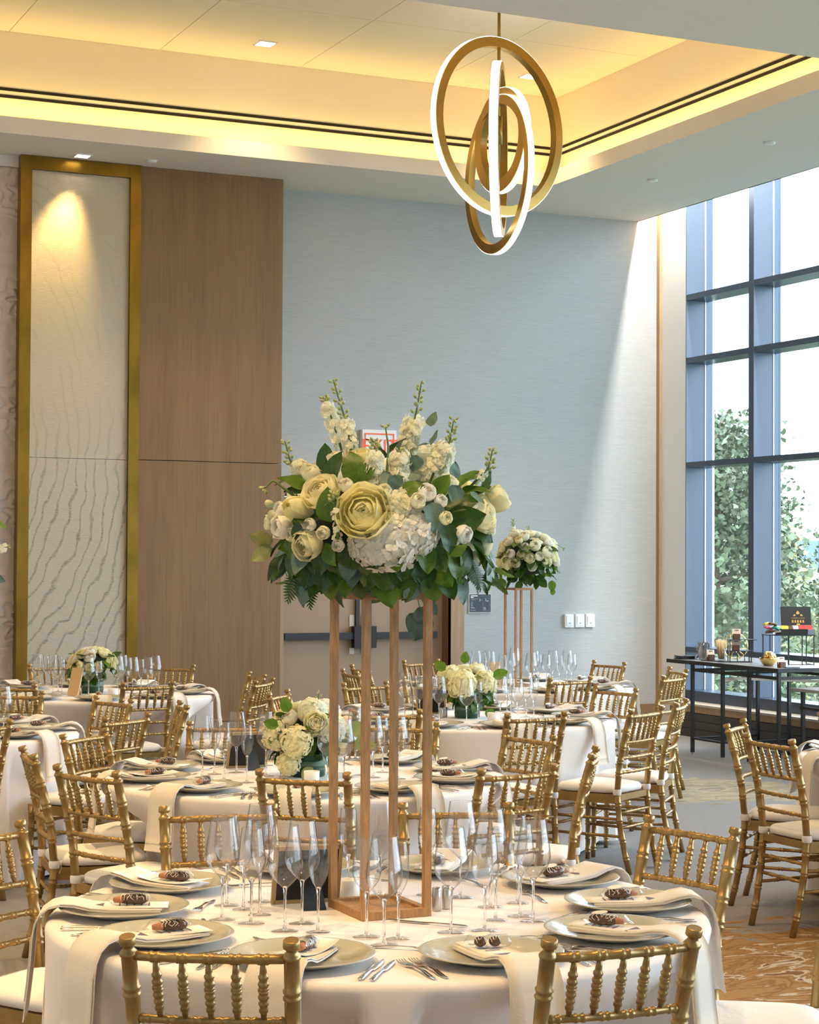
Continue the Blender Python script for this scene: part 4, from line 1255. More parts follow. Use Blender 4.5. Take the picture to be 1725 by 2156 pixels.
def stock(pts, bloom0, bloom1, rb, seed, parent, off, nb=26, tipbuds=12):
    """flower spike: stem along world points; blossoms between fractions, small buds to the tip"""
    rnd = random.Random(seed)
    pts = [Vector(p) - off for p in pts]
    K = 24; path = []
    n = len(pts) - 1
    for i in range(K + 1):
        t = i / K * n; k = min(int(t), n - 1); path.append(pts[k].lerp(pts[k + 1], t - k))
    for _ in range(4): path = [path[0]] + [(path[i - 1] + path[i] * 2 + path[i + 1]) / 4 for i in range(1, K)] + [path[-1]]
    st = MB().tube(path, [.0042 - .0022 * i / K for i in range(K + 1)], 7).obj('flower_stem', 'stem', parent)
    bl = MB()
    fl = floret(rnd, 1.0)
    for i in range(nb):
        t = bloom0 + (bloom1 - bloom0) * (i + .5) / nb
        p = path[min(K, int(t * K))]; tg = (path[min(K, int(t * K) + 1)] - path[max(0, int(t * K) - 1)]).normalized()
        o = tg.orthogonal().normalized(); o = Matrix.Rotation(i * 2.4, 3, tg) @ o
        q = p + o * rb * rnd.uniform(.6, 1.0)
        s = rb * rnd.uniform(.75, 1.05)
        M = Matrix.Translation(q) @ align(o + tg * .4, rnd.uniform(0, 6), s)
        bl.add(fl, M)
        bl.add(fl, Matrix.Translation(q + o * rb * .25) @ align(o + tg * .2, rnd.uniform(0, 6), s * .7))
    if nb: bl.obj('blossom', 'petal_ivory', st)
    bd = MB()
    for i in range(tipbuds):
        t = bloom1 + (1 - bloom1) * (i + .5) / tipbuds
        p = path[min(K, int(t * K))]; tg = (path[min(K, int(t * K) + 1)] - path[max(0, int(t * K) - 1)]).normalized()
        o = Matrix.Rotation(i * 2.4, 3, tg) @ tg.orthogonal().normalized()
        s = .0062 * (1.35 - t * .6)
        e = p + (o * .8 + tg * .8) * s * 2.6
        bd.tube([p, e], .0011, 4)
        bd.add(MB().lathe([(0, -1.2), (.75, -.6), (.85, .2), (.4, 1.1), (0, 1.4)], 7), Matrix.Translation(e) @ align(o + tg, 0, s))
    bd.obj('bud', 'bud', st)
    return st
def put(parent, off, kind, pos, nrm, size, spin=None, name=None):
    me = random.choice(FL[kind])
    sc = size if isinstance(size, (int, float)) else size
    M = Matrix.Translation(Vector(pos) - off) @ align(nrm, random.uniform(0, 6.28) if spin is None else spin, sc)
    return mobj(name or {'hyd': 'hydrangea', 'ope': 'rose', 'mid': 'rose', 'bud': 'rose_bud', 'lea': 'leaf', 'euc': 'round_leaf', 'fer': 'fern'}[kind[:3]], me, parent, M)
def put_leaf(parent, off, kind, pos, direction, up, size):
    """leaf whose length runs along `direction` with its face towards `up`"""
    y = Vector(direction).normalized(); z = Vector(up) - y * Vector(up).dot(y)
    z = z.normalized() if z.length > 1e-6 else y.orthogonal().normalized()
    x = y.cross(z)
    M = Matrix((x * size, y * size, z * size)).transposed().to_4x4(); M.translation = Vector(pos) - off
    return mobj('fern' if kind == 'fern' else 'round_leaf' if kind.startswith('euc') else 'leaf', random.choice(FL[kind]), parent, M)

def wood_stand(c, sx, sy, z0, z1, rz, label, t=.020):
    st = tag(root('flower_stand', (c.x, c.y, z0), rz), label, 'flower stand', 'tall wooden flower stands')
    h = z1 - z0
    for ix in (-1, 1):
        for iy in (-1, 1):
            MB().bb(ix * sx / 2 - (t if ix > 0 else 0), ix * sx / 2 + (t if ix < 0 else 0), iy * sy / 2 - (t if iy > 0 else 0), iy * sy / 2 + (t if iy < 0 else 0), .0, h).obj('leg', 'standwood', st)
    MB().bb(-sx / 2 + t, sx / 2 - t, -sy / 2 + t, sy / 2 - t, 0, t * .7).obj('base_board', 'standwood', st)
    for iy in (-1, 1):
        MB().bb(-sx / 2 + t, sx / 2 - t, iy * sy / 2 - (t if iy > 0 else 0), iy * sy / 2 + (t if iy < 0 else 0), .0, t * 1.1).obj('base_rail', 'standwood', st)
        MB().bb(-sx / 2 + t, sx / 2 - t, iy * sy / 2 - (t if iy > 0 else 0), iy * sy / 2 + (t if iy < 0 else 0), h - t, h).obj('top_rail', 'standwood', st)
    for ix in (-1, 1):
        MB().bb(ix * sx / 2 - (t if ix > 0 else 0), ix * sx / 2 + (t if ix < 0 else 0), -sy / 2 + t, sy / 2 - t, .0, t * 1.1).obj('base_rail', 'standwood', st)
        MB().bb(ix * sx / 2 - (t if ix > 0 else 0), ix * sx / 2 + (t if ix < 0 else 0), -sy / 2 + t, sy / 2 - t, h - t, h).obj('top_rail', 'standwood', st)
    MB().bb(-sx / 2 + t, sx / 2 - t, -sy / 2 + t, sy / 2 - t, h - t * .6, h - .004).obj('top_board', 'standwood', st)
    return st
def ball_fill(r_, off, C, rx, rz, seed, nleaf, nrose, nhyd, sizes, lkinds=('leaf_dark', 'leaf_dark', 'leaf_mid'), lowbias=.2, skip_front=False, kinds=None, zmin=None):
    random.seed(seed)
    core = MB()
    core.lathe([(0, -.62 * rz), (.45 * rx, -.55 * rz), (.66 * rx, -.1 * rz), (.55 * rx, .4 * rz), (.2 * rx, .62 * rz), (0, .66 * rz)], 14, C - off)
    core.obj('moss_core', 'moss', r_)
    view = -FWH
    for i in range(nleaf):
        z = random.uniform(-1, .75); z = z - lowbias * (1 - abs(z)); a = random.uniform(0, 2 * PI); q = math.sqrt(max(0, 1 - z * z))
        n = Vector((q * math.cos(a), q * math.sin(a), z))
        p = C + Vector((n.x * rx, n.y * rx, n.z * rz)) * random.uniform(.62, .86)
        d = Vector((n.x, n.y, n.z * .3 - .45 + random.uniform(-.4, .5) + (.35 if z > .3 else 0)))
        d = d + Vector((random.uniform(-.5, .5), random.uniform(-.5, .5), 0)); ls_ = sizes['leaf'] * random.uniform(.75, 1.2)
        if zmin is not None:
            p.z = max(p.z, zmin + .03)
            d.normalize()
            if p.z + d.z * ls_ < zmin + .03: d.z = (zmin + .03 - p.z) / ls_ + .05
        put_leaf(r_, off, random.choice(lkinds), p, d, n + Vector((0, 0, .5)), ls_)
    kinds = kinds or ('open_cream', 'mid_cream', 'open_yellow', 'mid_white', 'mid_ivory', 'open_white', 'bud_cream')
    done = []
    for want, nn, kk, sz in (('h', nhyd, ('hyd_ivory', 'hyd_white', 'hyd_cream'), sizes['hyd']), ('r', nrose, kinds, sizes['rose'])):
        tries = 0; got = 0
        while got < nn and tries < 600:
            tries += 1
            z = random.uniform(-.35, .98); a = random.uniform(0, 2 * PI); q = math.sqrt(1 - z * z)
            n = Vector((q * math.cos(a), q * math.sin(a), z))
            if skip_front and n.dot(view) > .05: continue
            p = C + Vector((n.x * rx, n.y * rx, n.z * rz)) * (.80 if want == 'h' else .92)
            s_ = sz * random.uniform(.8, 1.15)
            if any((p - p2).length < .82 * (s_ + s2) for p2, s2 in done): continue
            done.append((p, s_)); put(r_, off, random.choice(kk), p, n + Vector((0, 0, .2)), s_); got += 1
    return done

# ---------------- nearest table: tall stand and its big arrangement
SC = Vector((2.14, 4.83, 0))
wood_stand(SC, .205, .245, ZC, 1.650, 0, 'tall square wooden stand on the nearest table under big bouquet')
fa = tag(root('flower_arrangement', (SC.x, SC.y, 1.652)), 'big white and yellow bouquet with green leaves on the nearest tall stand', 'flowers', 'flower arrangements')
off = Vector((SC.x, SC.y, 1.652))
DC = SC.dot(FWH)
CC = PV(800, 1098, DC)
RX, RZ = .315, .215
ball_fill(fa, off, CC, RX, RZ, 31, 70, 9, 2, dict(leaf=.082, rose=.045, hyd=.085), skip_front=True)
random.seed(77)
def surf(px, py, k=1.0):
    """point on the front of the bouquet seen at this pixel, and its outward direction"""
    p0 = PV(px, py, DC) - CC
    u, w = p0.dot(_r0) / RX, p0.z / RZ
    q = max(0.0, 1 - u * u - w * w)
    p = CC + (_r0 * u * RX + Vector((0, 0, 1)) * w * RZ) * (1 - .0) - FWH * (math.sqrt(q) * RX * k)
    n = (_r0 * u / RX + Vector((0, 0, 1)) * w / RZ - FWH * max(.25, math.sqrt(q)) / RX).normalized()
    return p, n
pxm = DC / F_PX
for px, py, kind, r, k in ((771, 1083, 'open_yellow', 52, 1.02), (682, 1039, 'open_cream', 38, .95), (634, 1076, 'bud_yellow', 34, .95), (654, 1150, 'mid_cream', 34, 1.0), (598, 1112, 'mid_white', 27, .95),
                           (1022, 1085, 'open_cream', 36, .8), (1051, 1048, 'mid_cream', 32, .5), (973, 1127, 'mid_white', 20, 1.05), (1021, 1151, 'mid_cream', 22, .9), (861, 936, 'bud_yellow', 24, .6), (596, 1076, 'mid_white', 19, .9),
                           (709, 965, 'mid_ivory', 19, .7), (898, 1043, 'mid_white', 20, 1.0), (880, 1060, 'mid_ivory', 17, 1.05), (764, 964, 'mid_yellow', 24, .6), (746, 962, 'mid_cream', 20, .5), (568, 1100, 'mid_ivory', 17, .7), (690, 1125, 'mid_ivory', 15, 1.05),
                           (1005, 1178, 'mid_white', 20, .6), (842, 976, 'open_ivory', 22, .8), (660, 1000, 'mid_ivory', 20, .8)):
    p, n = surf(px, py, k); put(fa, off, kind, p, n + Vector((0, 0, .12)), r * pxm)
for px, py, kind, r, k in ((822, 1140, 'hyd_white', 66, .82), (868, 1122, 'hyd_white', 56, .80), (838, 1078, 'hyd_ivory', 46, .78), (780, 1150, 'hyd_white', 42, .85)):
    p, n = surf(px, py, k); put(fa, off, kind, p, n, r * pxm)
def sp(lst, dz): return [PV(px, py, DC + dz) for px, py in lst]
stock(sp([(755, 1010), (748, 950), (722, 866), (702, 800)], -.03), .35, .60, .012, 1, fa, off, 10, 16)
stock(sp([(735, 1010), (715, 930), (694, 868), (684, 838)], .0), .30, .85, .019, 2, fa, off, 26, 8)
stock(sp([(745, 1000), (738, 930), (726, 880)], -.05), .35, .95, .018, 12, fa, off, 20, 3)
stock(sp([(845, 1010), (858, 940), (877, 868), (888, 804)], .0), .30, .62, .024, 3, fa, off, 30, 14)
stock(sp([(900, 1030), (922, 975), (948, 930), (956, 882)], -.04), .25, .62, .026, 4, fa, off, 30, 16)
stock(sp([(700, 1030), (655, 1000), (612, 975), (600, 928)], -.06), .25, .62, .020, 5, fa, off, 26, 12)
stock(sp([(975, 1040), (1010, 1005), (1030, 985), (1038, 944)], -.05), .25, .55, .012, 6, fa, off, 12, 14)
stock(sp([(788, 1040), (789, 990), (790, 955), (788, 928)], -.20), .10, .68, .022, 7, fa, off, 28, 10)
stock(sp([(842, 1030), (843, 985), (842, 950)], -.16), .10, .95, .022, 8, fa, off, 24, 3)
stock(sp([(712, 1140), (709, 1100), (705, 1060), (703, 1040)], -.30), .05, .62, .012, 9, fa, off, 14, 12)
stock(sp([(640, 1060), (600, 1030), (575, 1010), (558, 1028)], -.10), .9, .95, .01, 10, fa, off, 0, 12)
stock(sp([(815, 1000), (818, 940), (812, 900)], -.08), .9, .95, .01, 13, fa, off, 0, 4)
for px, py, k, s, dx, dy in ((911, 881, .2, 17, .3, 1), (917, 922, .3, 18, .4, .6), (886, 936, .45, 17, -1, -.1), (873, 982, .8, 18, -.3, -1), (957, 992, .75, 18, .2, .9), (815, 1018, .95, 16, -.6, -.6), (834, 1026, 1.0, 17, 0, -1), (954, 1045, .95, 19, -.4, -.8), (1000, 1053, .85, 19, .7, -.7), (992, 1007, .6, 18, 1, .1), (873, 1014, .95, 14, 1, 0), (550, 1135, .2, 26, -1, .15), (551, 1165, .25, 26, -1, -.5), (574, 1068, .4, 16, -.8, -.3), (1018, 1010, .4, 28, .3, 1), (1010, 1040, .6, 24, .6, .2)):
    p, n = surf(px, py, k)
    d = _r0 * dx + Vector((0, 0, dy))
    put_leaf(fa, off, 'euc_olive' if px < 560 else 'euc' if s < 20 else 'leaf_dark', p - d.normalized() * s * pxm, d, n + Vector((0, 0, .25)), s * 2.1 * pxm)
# broad salal leaves: hanging round the lower rim and tucked between flowers
for px, py, k, s, dx, dy, kd in ((809, 1205, .9, 56, .1, -1, 'leaf_mid'), (715, 1235, .75, 62, -.1, -1, 'leaf_dark'), (690, 1200, .85, 52, -.6, -.8, 'leaf_mid'), (770, 1215, .85, 50, .6, -.8, 'leaf_dark'), (850, 1200, .9, 46, .7, -.7, 'leaf_dark'), (925, 1215, .8, 60, -.1, -1, 'leaf_dark'), (965, 1195, .8, 66, .3, -1, 'leaf_mid'), (990, 1190, .7, 54, .7, -1, 'leaf_dark'), (1030, 1185, .45, 60, .5, -1, 'leaf_euc'), (1060, 1200, .3, 40, .9, -.3, 'leaf_mid'), (640, 1190, .8, 54, -.7, -.7, 'leaf_mid'), (605, 1180, .6, 54, -.9, -.6, 'leaf_dark'), (615, 1150, .85, 46, -.5, -.9, 'leaf_mid'), (968, 1100, .9, 74, .8, .2, 'leaf_dark'), (912, 1090, 1.02, 56, .3, -1, 'leaf_euc'), (950, 1155, 1.0, 50, .5, .3, 'leaf_mid'), (960, 1062, .85, 60, 1, .25, 'leaf_dark'), (925, 1030, .8, 44, .5, .7, 'leaf_mid'), (700, 1075, 1.0, 60, -.2, 1, 'leaf_mid'), (630, 1030, .75, 64, -.9, .2, 'leaf_mid'), (620, 1010, .55, 54, -.8, .4, 'leaf_dark'), (705, 1000, .75, 66, .1, 1, 'leaf_dark'), (750, 995, .8, 62, -.2, 1, 'leaf_mid'), (650, 980, .4, 56, -.6, .8, 'leaf_dark'), (690, 975, .5, 56, -.3, 1, 'leaf_dark'), (800, 945, .4, 50, -.5, .8, 'leaf_dark'), (830, 940, .3, 44, .5, .8, 'leaf_dark'), (775, 1000, .9, 44, .2, 1, 'leaf_mid'), (865, 1035, .95, 40, .8, .4, 'leaf_mid'), (620, 1215, .5, 58, -.8, -.8, 'leaf_mid'), (585, 1195, .4, 50, -1, -.8, 'leaf_dark'), (740, 1190, 1.0, 48, -.2, -1, 'leaf_euc'), (880, 1195, .95, 48, .2, -1, 'leaf_dark'), (665, 1180, 1.0, 44, -.1, -1, 'leaf_dark'), (1000, 1150, .8, 56, .6, -.7, 'leaf_dark'), (940, 1130, 1.0, 54, .3, -.8, 'leaf_dark'), (640, 1120, .95, 40, .3, -.8, 'leaf_dark'), (705, 1165, 1.0, 46, .4, -.6, 'leaf_mid'), (1010, 1120, .6, 50, .9, -.2, 'leaf_dark')):
    p, n = surf(px, py, k)
    d = _r0 * dx + Vector((0, 0, dy)) - FWH * .25
    put_leaf(fa, off, kd, p - d.normalized() * s * pxm * .5, d, n + Vector((0, 0, .15)), s * 1.2 * pxm)
for px, py, dx, dy, s in ((640, 1190, -.5, -1, 80), (660, 1195, -.15, -1, 82), (985, 1170, .5, -1, 74), (1000, 1180, .25, -1, 66), (1030, 1170, .6, -1, 55)):
    p, n = surf(px, py, .6); d = _r0 * dx + Vector((0, 0, dy))
    put_leaf(fa, off, 'fern', p, d, n, s * pxm)
# skirt of broad leaves hiding the rim of the bouquet
for k_ in range(46):
    px = 585 + 455 * (k_ + .5) / 46 + random.uniform(-8, 8); row_ = k_ % 3
    py = 1178 + 26 * row_ - .00012 * (px - 800) ** 2 + random.uniform(-8, 8)
    p, n = surf(px, min(py, 1195), .98 - .12 * row_)
    p.z += (min(py, 1195) - py) * pxm
    d = _r0 * ((px - 800) / 260 + random.uniform(-.35, .35)) + Vector((0, 0, -1)) - FWH * random.uniform(.0, .35)
    s_ = random.uniform(48, 66)
    put_leaf(fa, off, ('leaf_dark', 'leaf_mid', 'leaf_dark', 'leaf_mid', 'leaf_euc')[random.randrange(5)], p - d.normalized() * s_ * pxm * .45, d, n + Vector((0, 0, .25)), s_ * 1.15 * pxm)
for px, py, kind, r, k in ((735, 1028, 'mid_white', 16, .95), (812, 1040, 'mid_ivory', 15, 1.0), (926, 1060, 'mid_white', 15, 1.0), (945, 1015, 'open_ivory', 18, .8), (622, 1128, 'mid_ivory', 15, .95), (662, 1108, 'mid_white', 14, 1.0), (990, 1062, 'mid_ivory', 16, .8), (720, 1150, 'mid_white', 14, 1.05), (935, 1095, 'mid_cream', 15, 1.05), (578, 1085, 'bud_cream', 12, .6), (566, 1060, 'bud_cream', 10, .3), (1035, 1115, 'mid_white', 16, .5)):
    p, n = surf(px, py, k); put(fa, off, kind, p, n + Vector((0, 0, .15)), r * pxm)
# trailing eucalyptus under the bouquet, right of the stand
vine = [PV(px, py, DC + .10) for px, py in ((888, 1215), (893, 1245), (880, 1262), (886, 1285))]
vs_ = MB().tube([v - off for v in vine], .0018, 6).obj('vine', 'stem', fa)
for px, py, dx, dy, s in ((882, 1318, -.25, -1, 62), (905, 1262, .4, -1, 34), (890, 1296, .6, -1, 40), (868, 1250, -.4, -1, 24), (912, 1284, .5, -.6, 26)):
    p = PV(px, py, DC + .10); d = _r0 * dx + Vector((0, 0, dy))
    put_leaf(vs_, off, 'euc', p - d.normalized() * s * pxm * .5, d, -FWH + Vector((0, 0, .2)), s * 1.1 * pxm)

# ---------------- back right tall arrangement
c4 = TB['T4'][0]; s4 = PD(1093, 14.7)
wood_stand(s4, .155, .19, ZC, 1.525, 0, 'slim square wooden stand on the back right table under round bouquet', .016)
f4 = tag(root('flower_arrangement', (s4.x, s4.y, 1.527)), 'round white rose bouquet on the slim stand of the back right table', 'flowers', 'flower arrangements')
o4 = Vector((s4.x, s4.y, 1.527)); C4 = PD(1112, 14.7, 1.76)
ball_fill(f4, o4, C4, .25, .22, 5, 130, 40, 5, dict(leaf=.085, rose=.042, hyd=.075), kinds=('mid_white', 'mid_cream', 'open_white', 'open_cream', 'mid_ivory'))
stock([PD(1085, 14.7, 1.85), PD(1082, 14.7, 1.98), PD(1080, 14.7, 2.06)], .2, .6, .016, 41, f4, o4, 14, 12)
stock([PD(1115, 14.7, 1.85), PD(1113, 14.7, 2.0)], .2, .7, .014, 42, f4, o4, 10, 8)
stock([PD(1150, 14.7, 1.80), PD(1165, 14.7, 1.88), PD(1188, 14.7, 1.83)], .9, .95, .01, 43, f4, o4, 0, 14)
for px, z, s in ((1163, 1.54, .09), (1165, 1.49, .06), (1058, 1.55, .10), (1050, 1.60, .09)):
    put_leaf(f4, o4, 'leaf_mid', PD(px, 14.65, z + s * .5), Vector((0, 0, -1)), -FWH, s)
# ---------------- left edge tall arrangement (only its right rim shows)
c6 = TB['T6'][0]
wood_stand(c6, .205, .245, ZC, 1.650, .2, 'tall wooden stand on the left edge table under leafy bouquet')
f6 = tag(root('flower_arrangement', (c6.x, c6.y, 1.652)), 'leafy white bouquet on the left edge table cut off by picture edge', 'flowers', 'flower arrangements')
o6 = Vector((c6.x, c6.y, 1.652)); C6 = Vector((c6.x, c6.y, 1.83))
ball_fill(f6, o6, C6, .33, .22, 9, 90, 20, 4, dict(leaf=.09, rose=.05, hyd=.085))
put_leaf(f6, o6, 'leaf_mid', PD(-20, 10.6, 1.93), Vector((.9, -.4, .1)), Vector((0, 0, 1)) - FWH * .6, .10)
put_leaf(f6, o6, 'leaf_euc', PD(-12, 10.6, 1.63), Vector((.9, -.4, -.4)), -FWH, .07)
stock([PD(-70, 10.6, 1.80), PD(-20, 10.6, 1.78), PD(20, 10.6, 1.80)], .4, .95, .02, 51, f6, o6, 20, 4)

# ---------------- low arrangements in leaf-wrapped vases
vase_prof = [(0.0, .0), (.074, .0), (.078, .006), (.078, .118), (.074, .122), (.070, .118), (.070, .10), (0, .10)]
def low(key, px, d, zc_, rx, rz, seed, label, nrose, nhyd, kinds, extras=()):
    c = PD(px, d)
    va = tag(root('leaf_vase', (c.x, c.y, ZC)), 'green leaf wrapped vase on %s' % TB[key][1], 'vase', 'low leaf wrapped vases')
    MB().lathe(vase_prof, 28).obj('body', 'vaseleaf', va)
    for z in (.028, .060, .092):
        MB().lathe([(.0785, z - .010), (.0800, z), (.0785, z + .010)], 28).obj('leaf_band', 'leaf_euc' if z == .06 else 'vaseleaf', va)
    f = tag(root('flower_arrangement', (c.x, c.y, ZC + .102)), label, 'flowers', 'flower arrangements')
    o = Vector((c.x, c.y, ZC + .102)); C0 = Vector((c.x, c.y, ZC + zc_))
    ball_fill(f, o, C0, rx, rz, seed, 60, nrose, nhyd, dict(leaf=.085, rose=.040, hyd=.072), kinds=kinds, zmin=ZC + .02)
    for q in extras: q(f, o)
    return f, o, C0
def ex2(f, o):
    put(f, o, 'open_cream', PD(668, 8.38, ZC + .255), -FWH + _r0 * .1 + Vector((0, 0, .3)), .048)
    put(f, o, 'hyd_cream', PD(628, 8.38, ZC + .17), -FWH - _r0 * .2, .072)
    put(f, o, 'hyd_cream', PD(612, 8.42, ZC + .07), -FWH - _r0 * .4, .055)
    for px, z, dx, dz, s, k in ((610, .30, -.3, .9, .075, 'leaf_mid'), (735, .22, .9, .2, .10, 'leaf_olive'), (748, .17, 1, -.2, .10, 'leaf_olive'), (662, .06, -.2, -.3, .085, 'leaf_olive'), (590, .24, -1, .2, .07, 'leaf_mid')):
        put_leaf(f, o, k, PD(px, 8.35, ZC + z), _r0 * dx + Vector((0, 0, dz)), -FWH + Vector((0, 0, .4)), s)
    stock([PD(672, 8.5, ZC + .25), PD(674, 8.5, ZC + .38)], .3, .6, .014, 61, f, o, 10, 5)
low('T2', 652, 8.55, .195, .185, .135, 13, 'low yellow and cream arrangement spilling over vase on the middle table', 14, 5, ('open_cream', 'mid_yellow', 'mid_cream', 'mid_white', 'open_yellow'), (ex2,))
def ex3(f, o):
    put(f, o, 'hyd_cream', PD(975, 11.55, ZC + .22), -FWH + Vector((0, 0, .4)), .085)
    put(f, o, 'mid_yellow', PD(957, 11.55, ZC + .20), -FWH - _r0 * .3, .045)
    for px, z, dx, dz, s in ((940, .30, -.8, .6, .09), (980, .34, .1, 1, .08), (1040, .26, .9, .3, .10), (1025, .06, .7, -.7, .09)):
        put_leaf(f, o, 'leaf_mid', PD(px, 11.6, ZC + z), _r0 * dx + Vector((0, 0, dz)), -FWH + Vector((0, 0, .4)), s)
low('T3', 986, 11.75, .20, .165, .125, 17, 'low cream hydrangea arrangement in green vase on the centre right table', 12, 4, ('open_cream', 'mid_yellow', 'mid_cream', 'mid_ivory'), (ex3,))
low('T5', 198, 13.7, .21, .18, .12, 19, 'low yellow rose arrangement in green vase on the back left table', 24, 0, ('open_yellow', 'open_cream', 'mid_yellow', 'open_white'))

# ================================================================== SMALL THINGS ON THE TABLES
def back_frame(key, c, rz, label, w=.185, h=.175):
    """table number frame leaning back on its easel leg, seen from behind"""
    t = tag(root('table_sign', (c.x, c.y, ZC), rz), label, 'table sign', 'framed table signs')
    lean = Matrix.Rotation(rad(-16), 3, 'X')
    for a, sz in (((-w / 2, 0, h / 2), (.012, .012, h)), ((w / 2, 0, h / 2), (.012, .012, h)), ((0, 0, .006), (w, .012, .012)), ((0, 0, h - .006), (w, .012, .012))):
        MB().box(lean @ Vector(a) + Vector((0, 0, .003)), sz, rot=lean).obj('frame_bar', 'frametan', t)
    MB().box(lean @ Vector((0, .002, h / 2)) + Vector((0, 0, .003)), (w - .01, .005, h - .02), rot=lean).obj('backing', 'black', t)
    MB().box(lean @ Vector((0, -.006, h / 2)) + Vector((0, 0, .003)), (w - .015, .002, h - .025), rot=lean).obj('print', 'kraft', t)
    top = lean @ Vector((0, .006, h * .78)); bot = Vector((0, top.y + .070, .0))
    MB().slab([[top + Vector((-.018, 0, 0)), top + Vector((.018, 0, 0))], [bot + Vector((-.036, 0, .002)), bot + Vector((.036, 0, .002))]], .003).obj('easel_leg', 'black', t)
def front_sign(key, c, rz, label, w=.085, h=.20):
    t = tag(root('table_sign', (c.x, c.y, ZC), rz), label, 'table sign', 'framed table signs')
    lean = Matrix.Rotation(rad(-20), 3, 'X') @ Matrix.Rotation(rad(0), 3, 'Y')
    MB().box(lean @ Vector((0, 0, h / 2)) + Vector((0, 0, .006)), (w, .016, h), rot=lean).obj('board', 'kraft', t)
    pr_ = MB()
    for z, ww in ((.165, .018), (.115, .05), (.085, .045)): pr_.box(lean @ Vector((0, -.0085, z)), (ww, .001, .004), rot=lean)
    pr_.poly([(-.02, .012), (.02, .018), (-.002, .004), (.014, -.012), (-.018, -.006)], .001, Matrix.Translation(lean @ Vector((0, -.0085, .045))) @ lean.to_4x4() @ Matrix.Rotation(rad(90), 4, 'X'))
    pr_.obj('print', 'ink', t)
    MB().box((0, .075, .06), (.03, .004, .13), rot=Matrix.Rotation(rad(22), 3, 'X')).obj('easel_leg', 'kraft', t)
q = P(642, 1902, ZC)
back_frame('T1', q, YAW * -1 + PI + .28, 'black backed tan framed table sign leaning beside the stand, nearest table')
back_frame('T2', PD(522, 8.85), -YAW + PI + .4, 'black backed tan framed table sign on the middle table')
back_frame('T3', PD(912, 12.0), -YAW + PI - .3, 'black backed table sign on the centre right table')
front_sign('T5', PD(157, 13.35), -YAW - .35, 'slim tan table sign with print on the back left table')
front_sign('T4', PD(1050, 14.45), -YAW + .3, 'slim tan table sign on the back right table')
def votive(c, label):
    t = tag(root('votive_candle', (c.x, c.y, ZC)), label, 'candle', 'white votive candles')
    MB().lathe([(0.0, 0), (.030, 0), (.033, .004), (.035, .055), (.033, .055), (.031, .008), (0, .008)], 24).obj('cup', 'wax', t)
    MB().lathe([(0.0, .038), (.029, .038), (.0, .040)], 20).obj('wax', 'icing', t)
    MB().tube([(0, 0, .038), (.001, 0, .047)], .001, 5).obj('wick', 'black', t)
votive(P(731, 1892, ZC), 'white votive candle behind the stand leg on the nearest table')
votive(PD(660, 8.25), 'white votive candle in front of flowers on the middle table')
votive(PD(1040, 11.45), 'white votive candle right of the vase on the centre right table')
votive(PD(242, 13.4), 'white votive candle right of the vase on the back left table')
def shaker(c, label):
    t = tag(root('shaker', (c.x, c.y, ZC)), label, 'shaker', 'steel shakers')
    MB().lathe([(0, 0), (.0125, 0), (.0130, .002), (.0130, .052), (.0125, .054)], 20).obj('body', 'steel', t)
    MB().lathe([(.0125, .054), (.0125, .062), (.011, .0635), (0, .064)], 20).obj('cap', 'silver', t)
shaker(P(919, 1917, ZC), 'left steel shaker right of the stand on the nearest table')
shaker(P(940, 1913, ZC), 'right steel shaker right of the stand on the nearest table')
kn = mobj('knife', KNIFE); q = P(985, 1953, ZC); kn.location = (q.x, q.y, ZC + .0005); kn.rotation_euler = (0, 0, rad(132))
tag(kn, 'silver knife lying alone right of the stand on the nearest table', 'knife', 'silver cutlery')
for i, (px, d) in enumerate(((932, 11.7), (940, 11.75))):
    shaker(PD(px, d), '%s steel shaker left of the vase on the centre right table' % ('left' if i == 0 else 'right'))

# ================================================================== BUFFET BY THE WINDOW
ZB = .84
bt = tag(root('buffet_table', (9.50, 13.19, 0)), 'long black metal buffet table set out along the windows', 'table')
MB().bb(0, .86, 0, 1.72, ZB - .03, ZB).obj('top', 'tabletop', bt)
MB().bb(-.004, 0, -.004, 1.724, ZB - .034, ZB - .001).bb(-.004, .864, -.006, -.0005, ZB - .034, ZB - .001).bb(-.004, .864, 1.7205, 1.726, ZB - .034, ZB - .001).bb(.8605, .866, -.004, 1.724, ZB - .034, ZB - .001).obj('top_edge', 'blackmetal', bt)
lw_ = .028
for x in (.03, .74):
    for y in ((.03, .46, .86, 1.34) if x < .1 else (.03, .86, 1.34)):
        MB().box((x, y, (ZB - .03) / 2 + .006), (lw_, lw_, ZB - .042)).obj('leg', 'blackmetal', bt)
        MB().lathe([(0, 0), (.012, 0), (.012, .008), (0, .008)], 10, (x, y, 0)).obj('foot', 'steel', bt)
    MB().box((x, .685, .755), (.022, 1.31, .026)).obj('long_rail', 'blackmetal', bt)
for y in (.03, .86, 1.34):
    MB().box((.385, y, .755), (.71, .022, .026)).obj('cross_rail', 'blackmetal', bt)
    MB().box((.385, y, .14), (.71, .018, .018)).obj('low_rail', 'blackmetal', bt)
MB().box((.03, 1.1, .14), (.018, .48, .018)).obj('low_rail', 'blackmetal', bt)
MB().box((.39, .66, .70), (.02, .9, .02), rot=Matrix.Rotation(rad(40), 3, 'Z')).obj('brace', 'steel', bt)
bt2 = tag(root('nesting_table', (9.60, 11.9, 0)), 'lower black metal side table tucked against the buffet table', 'table')
MB().bb(0, .55, 0, 1.26, .655, .68).obj('top', 'tabletop', bt2)
for x in (.03, .52):
    for y in (.03, .86, 1.12):
        MB().box((x, y, .328), (.028, .028, .655)).obj('leg', 'blackmetal', bt2)
    MB().box((x, .6, .52), (.02, 1.1, .022)).obj('rail', 'blackmetal', bt2)

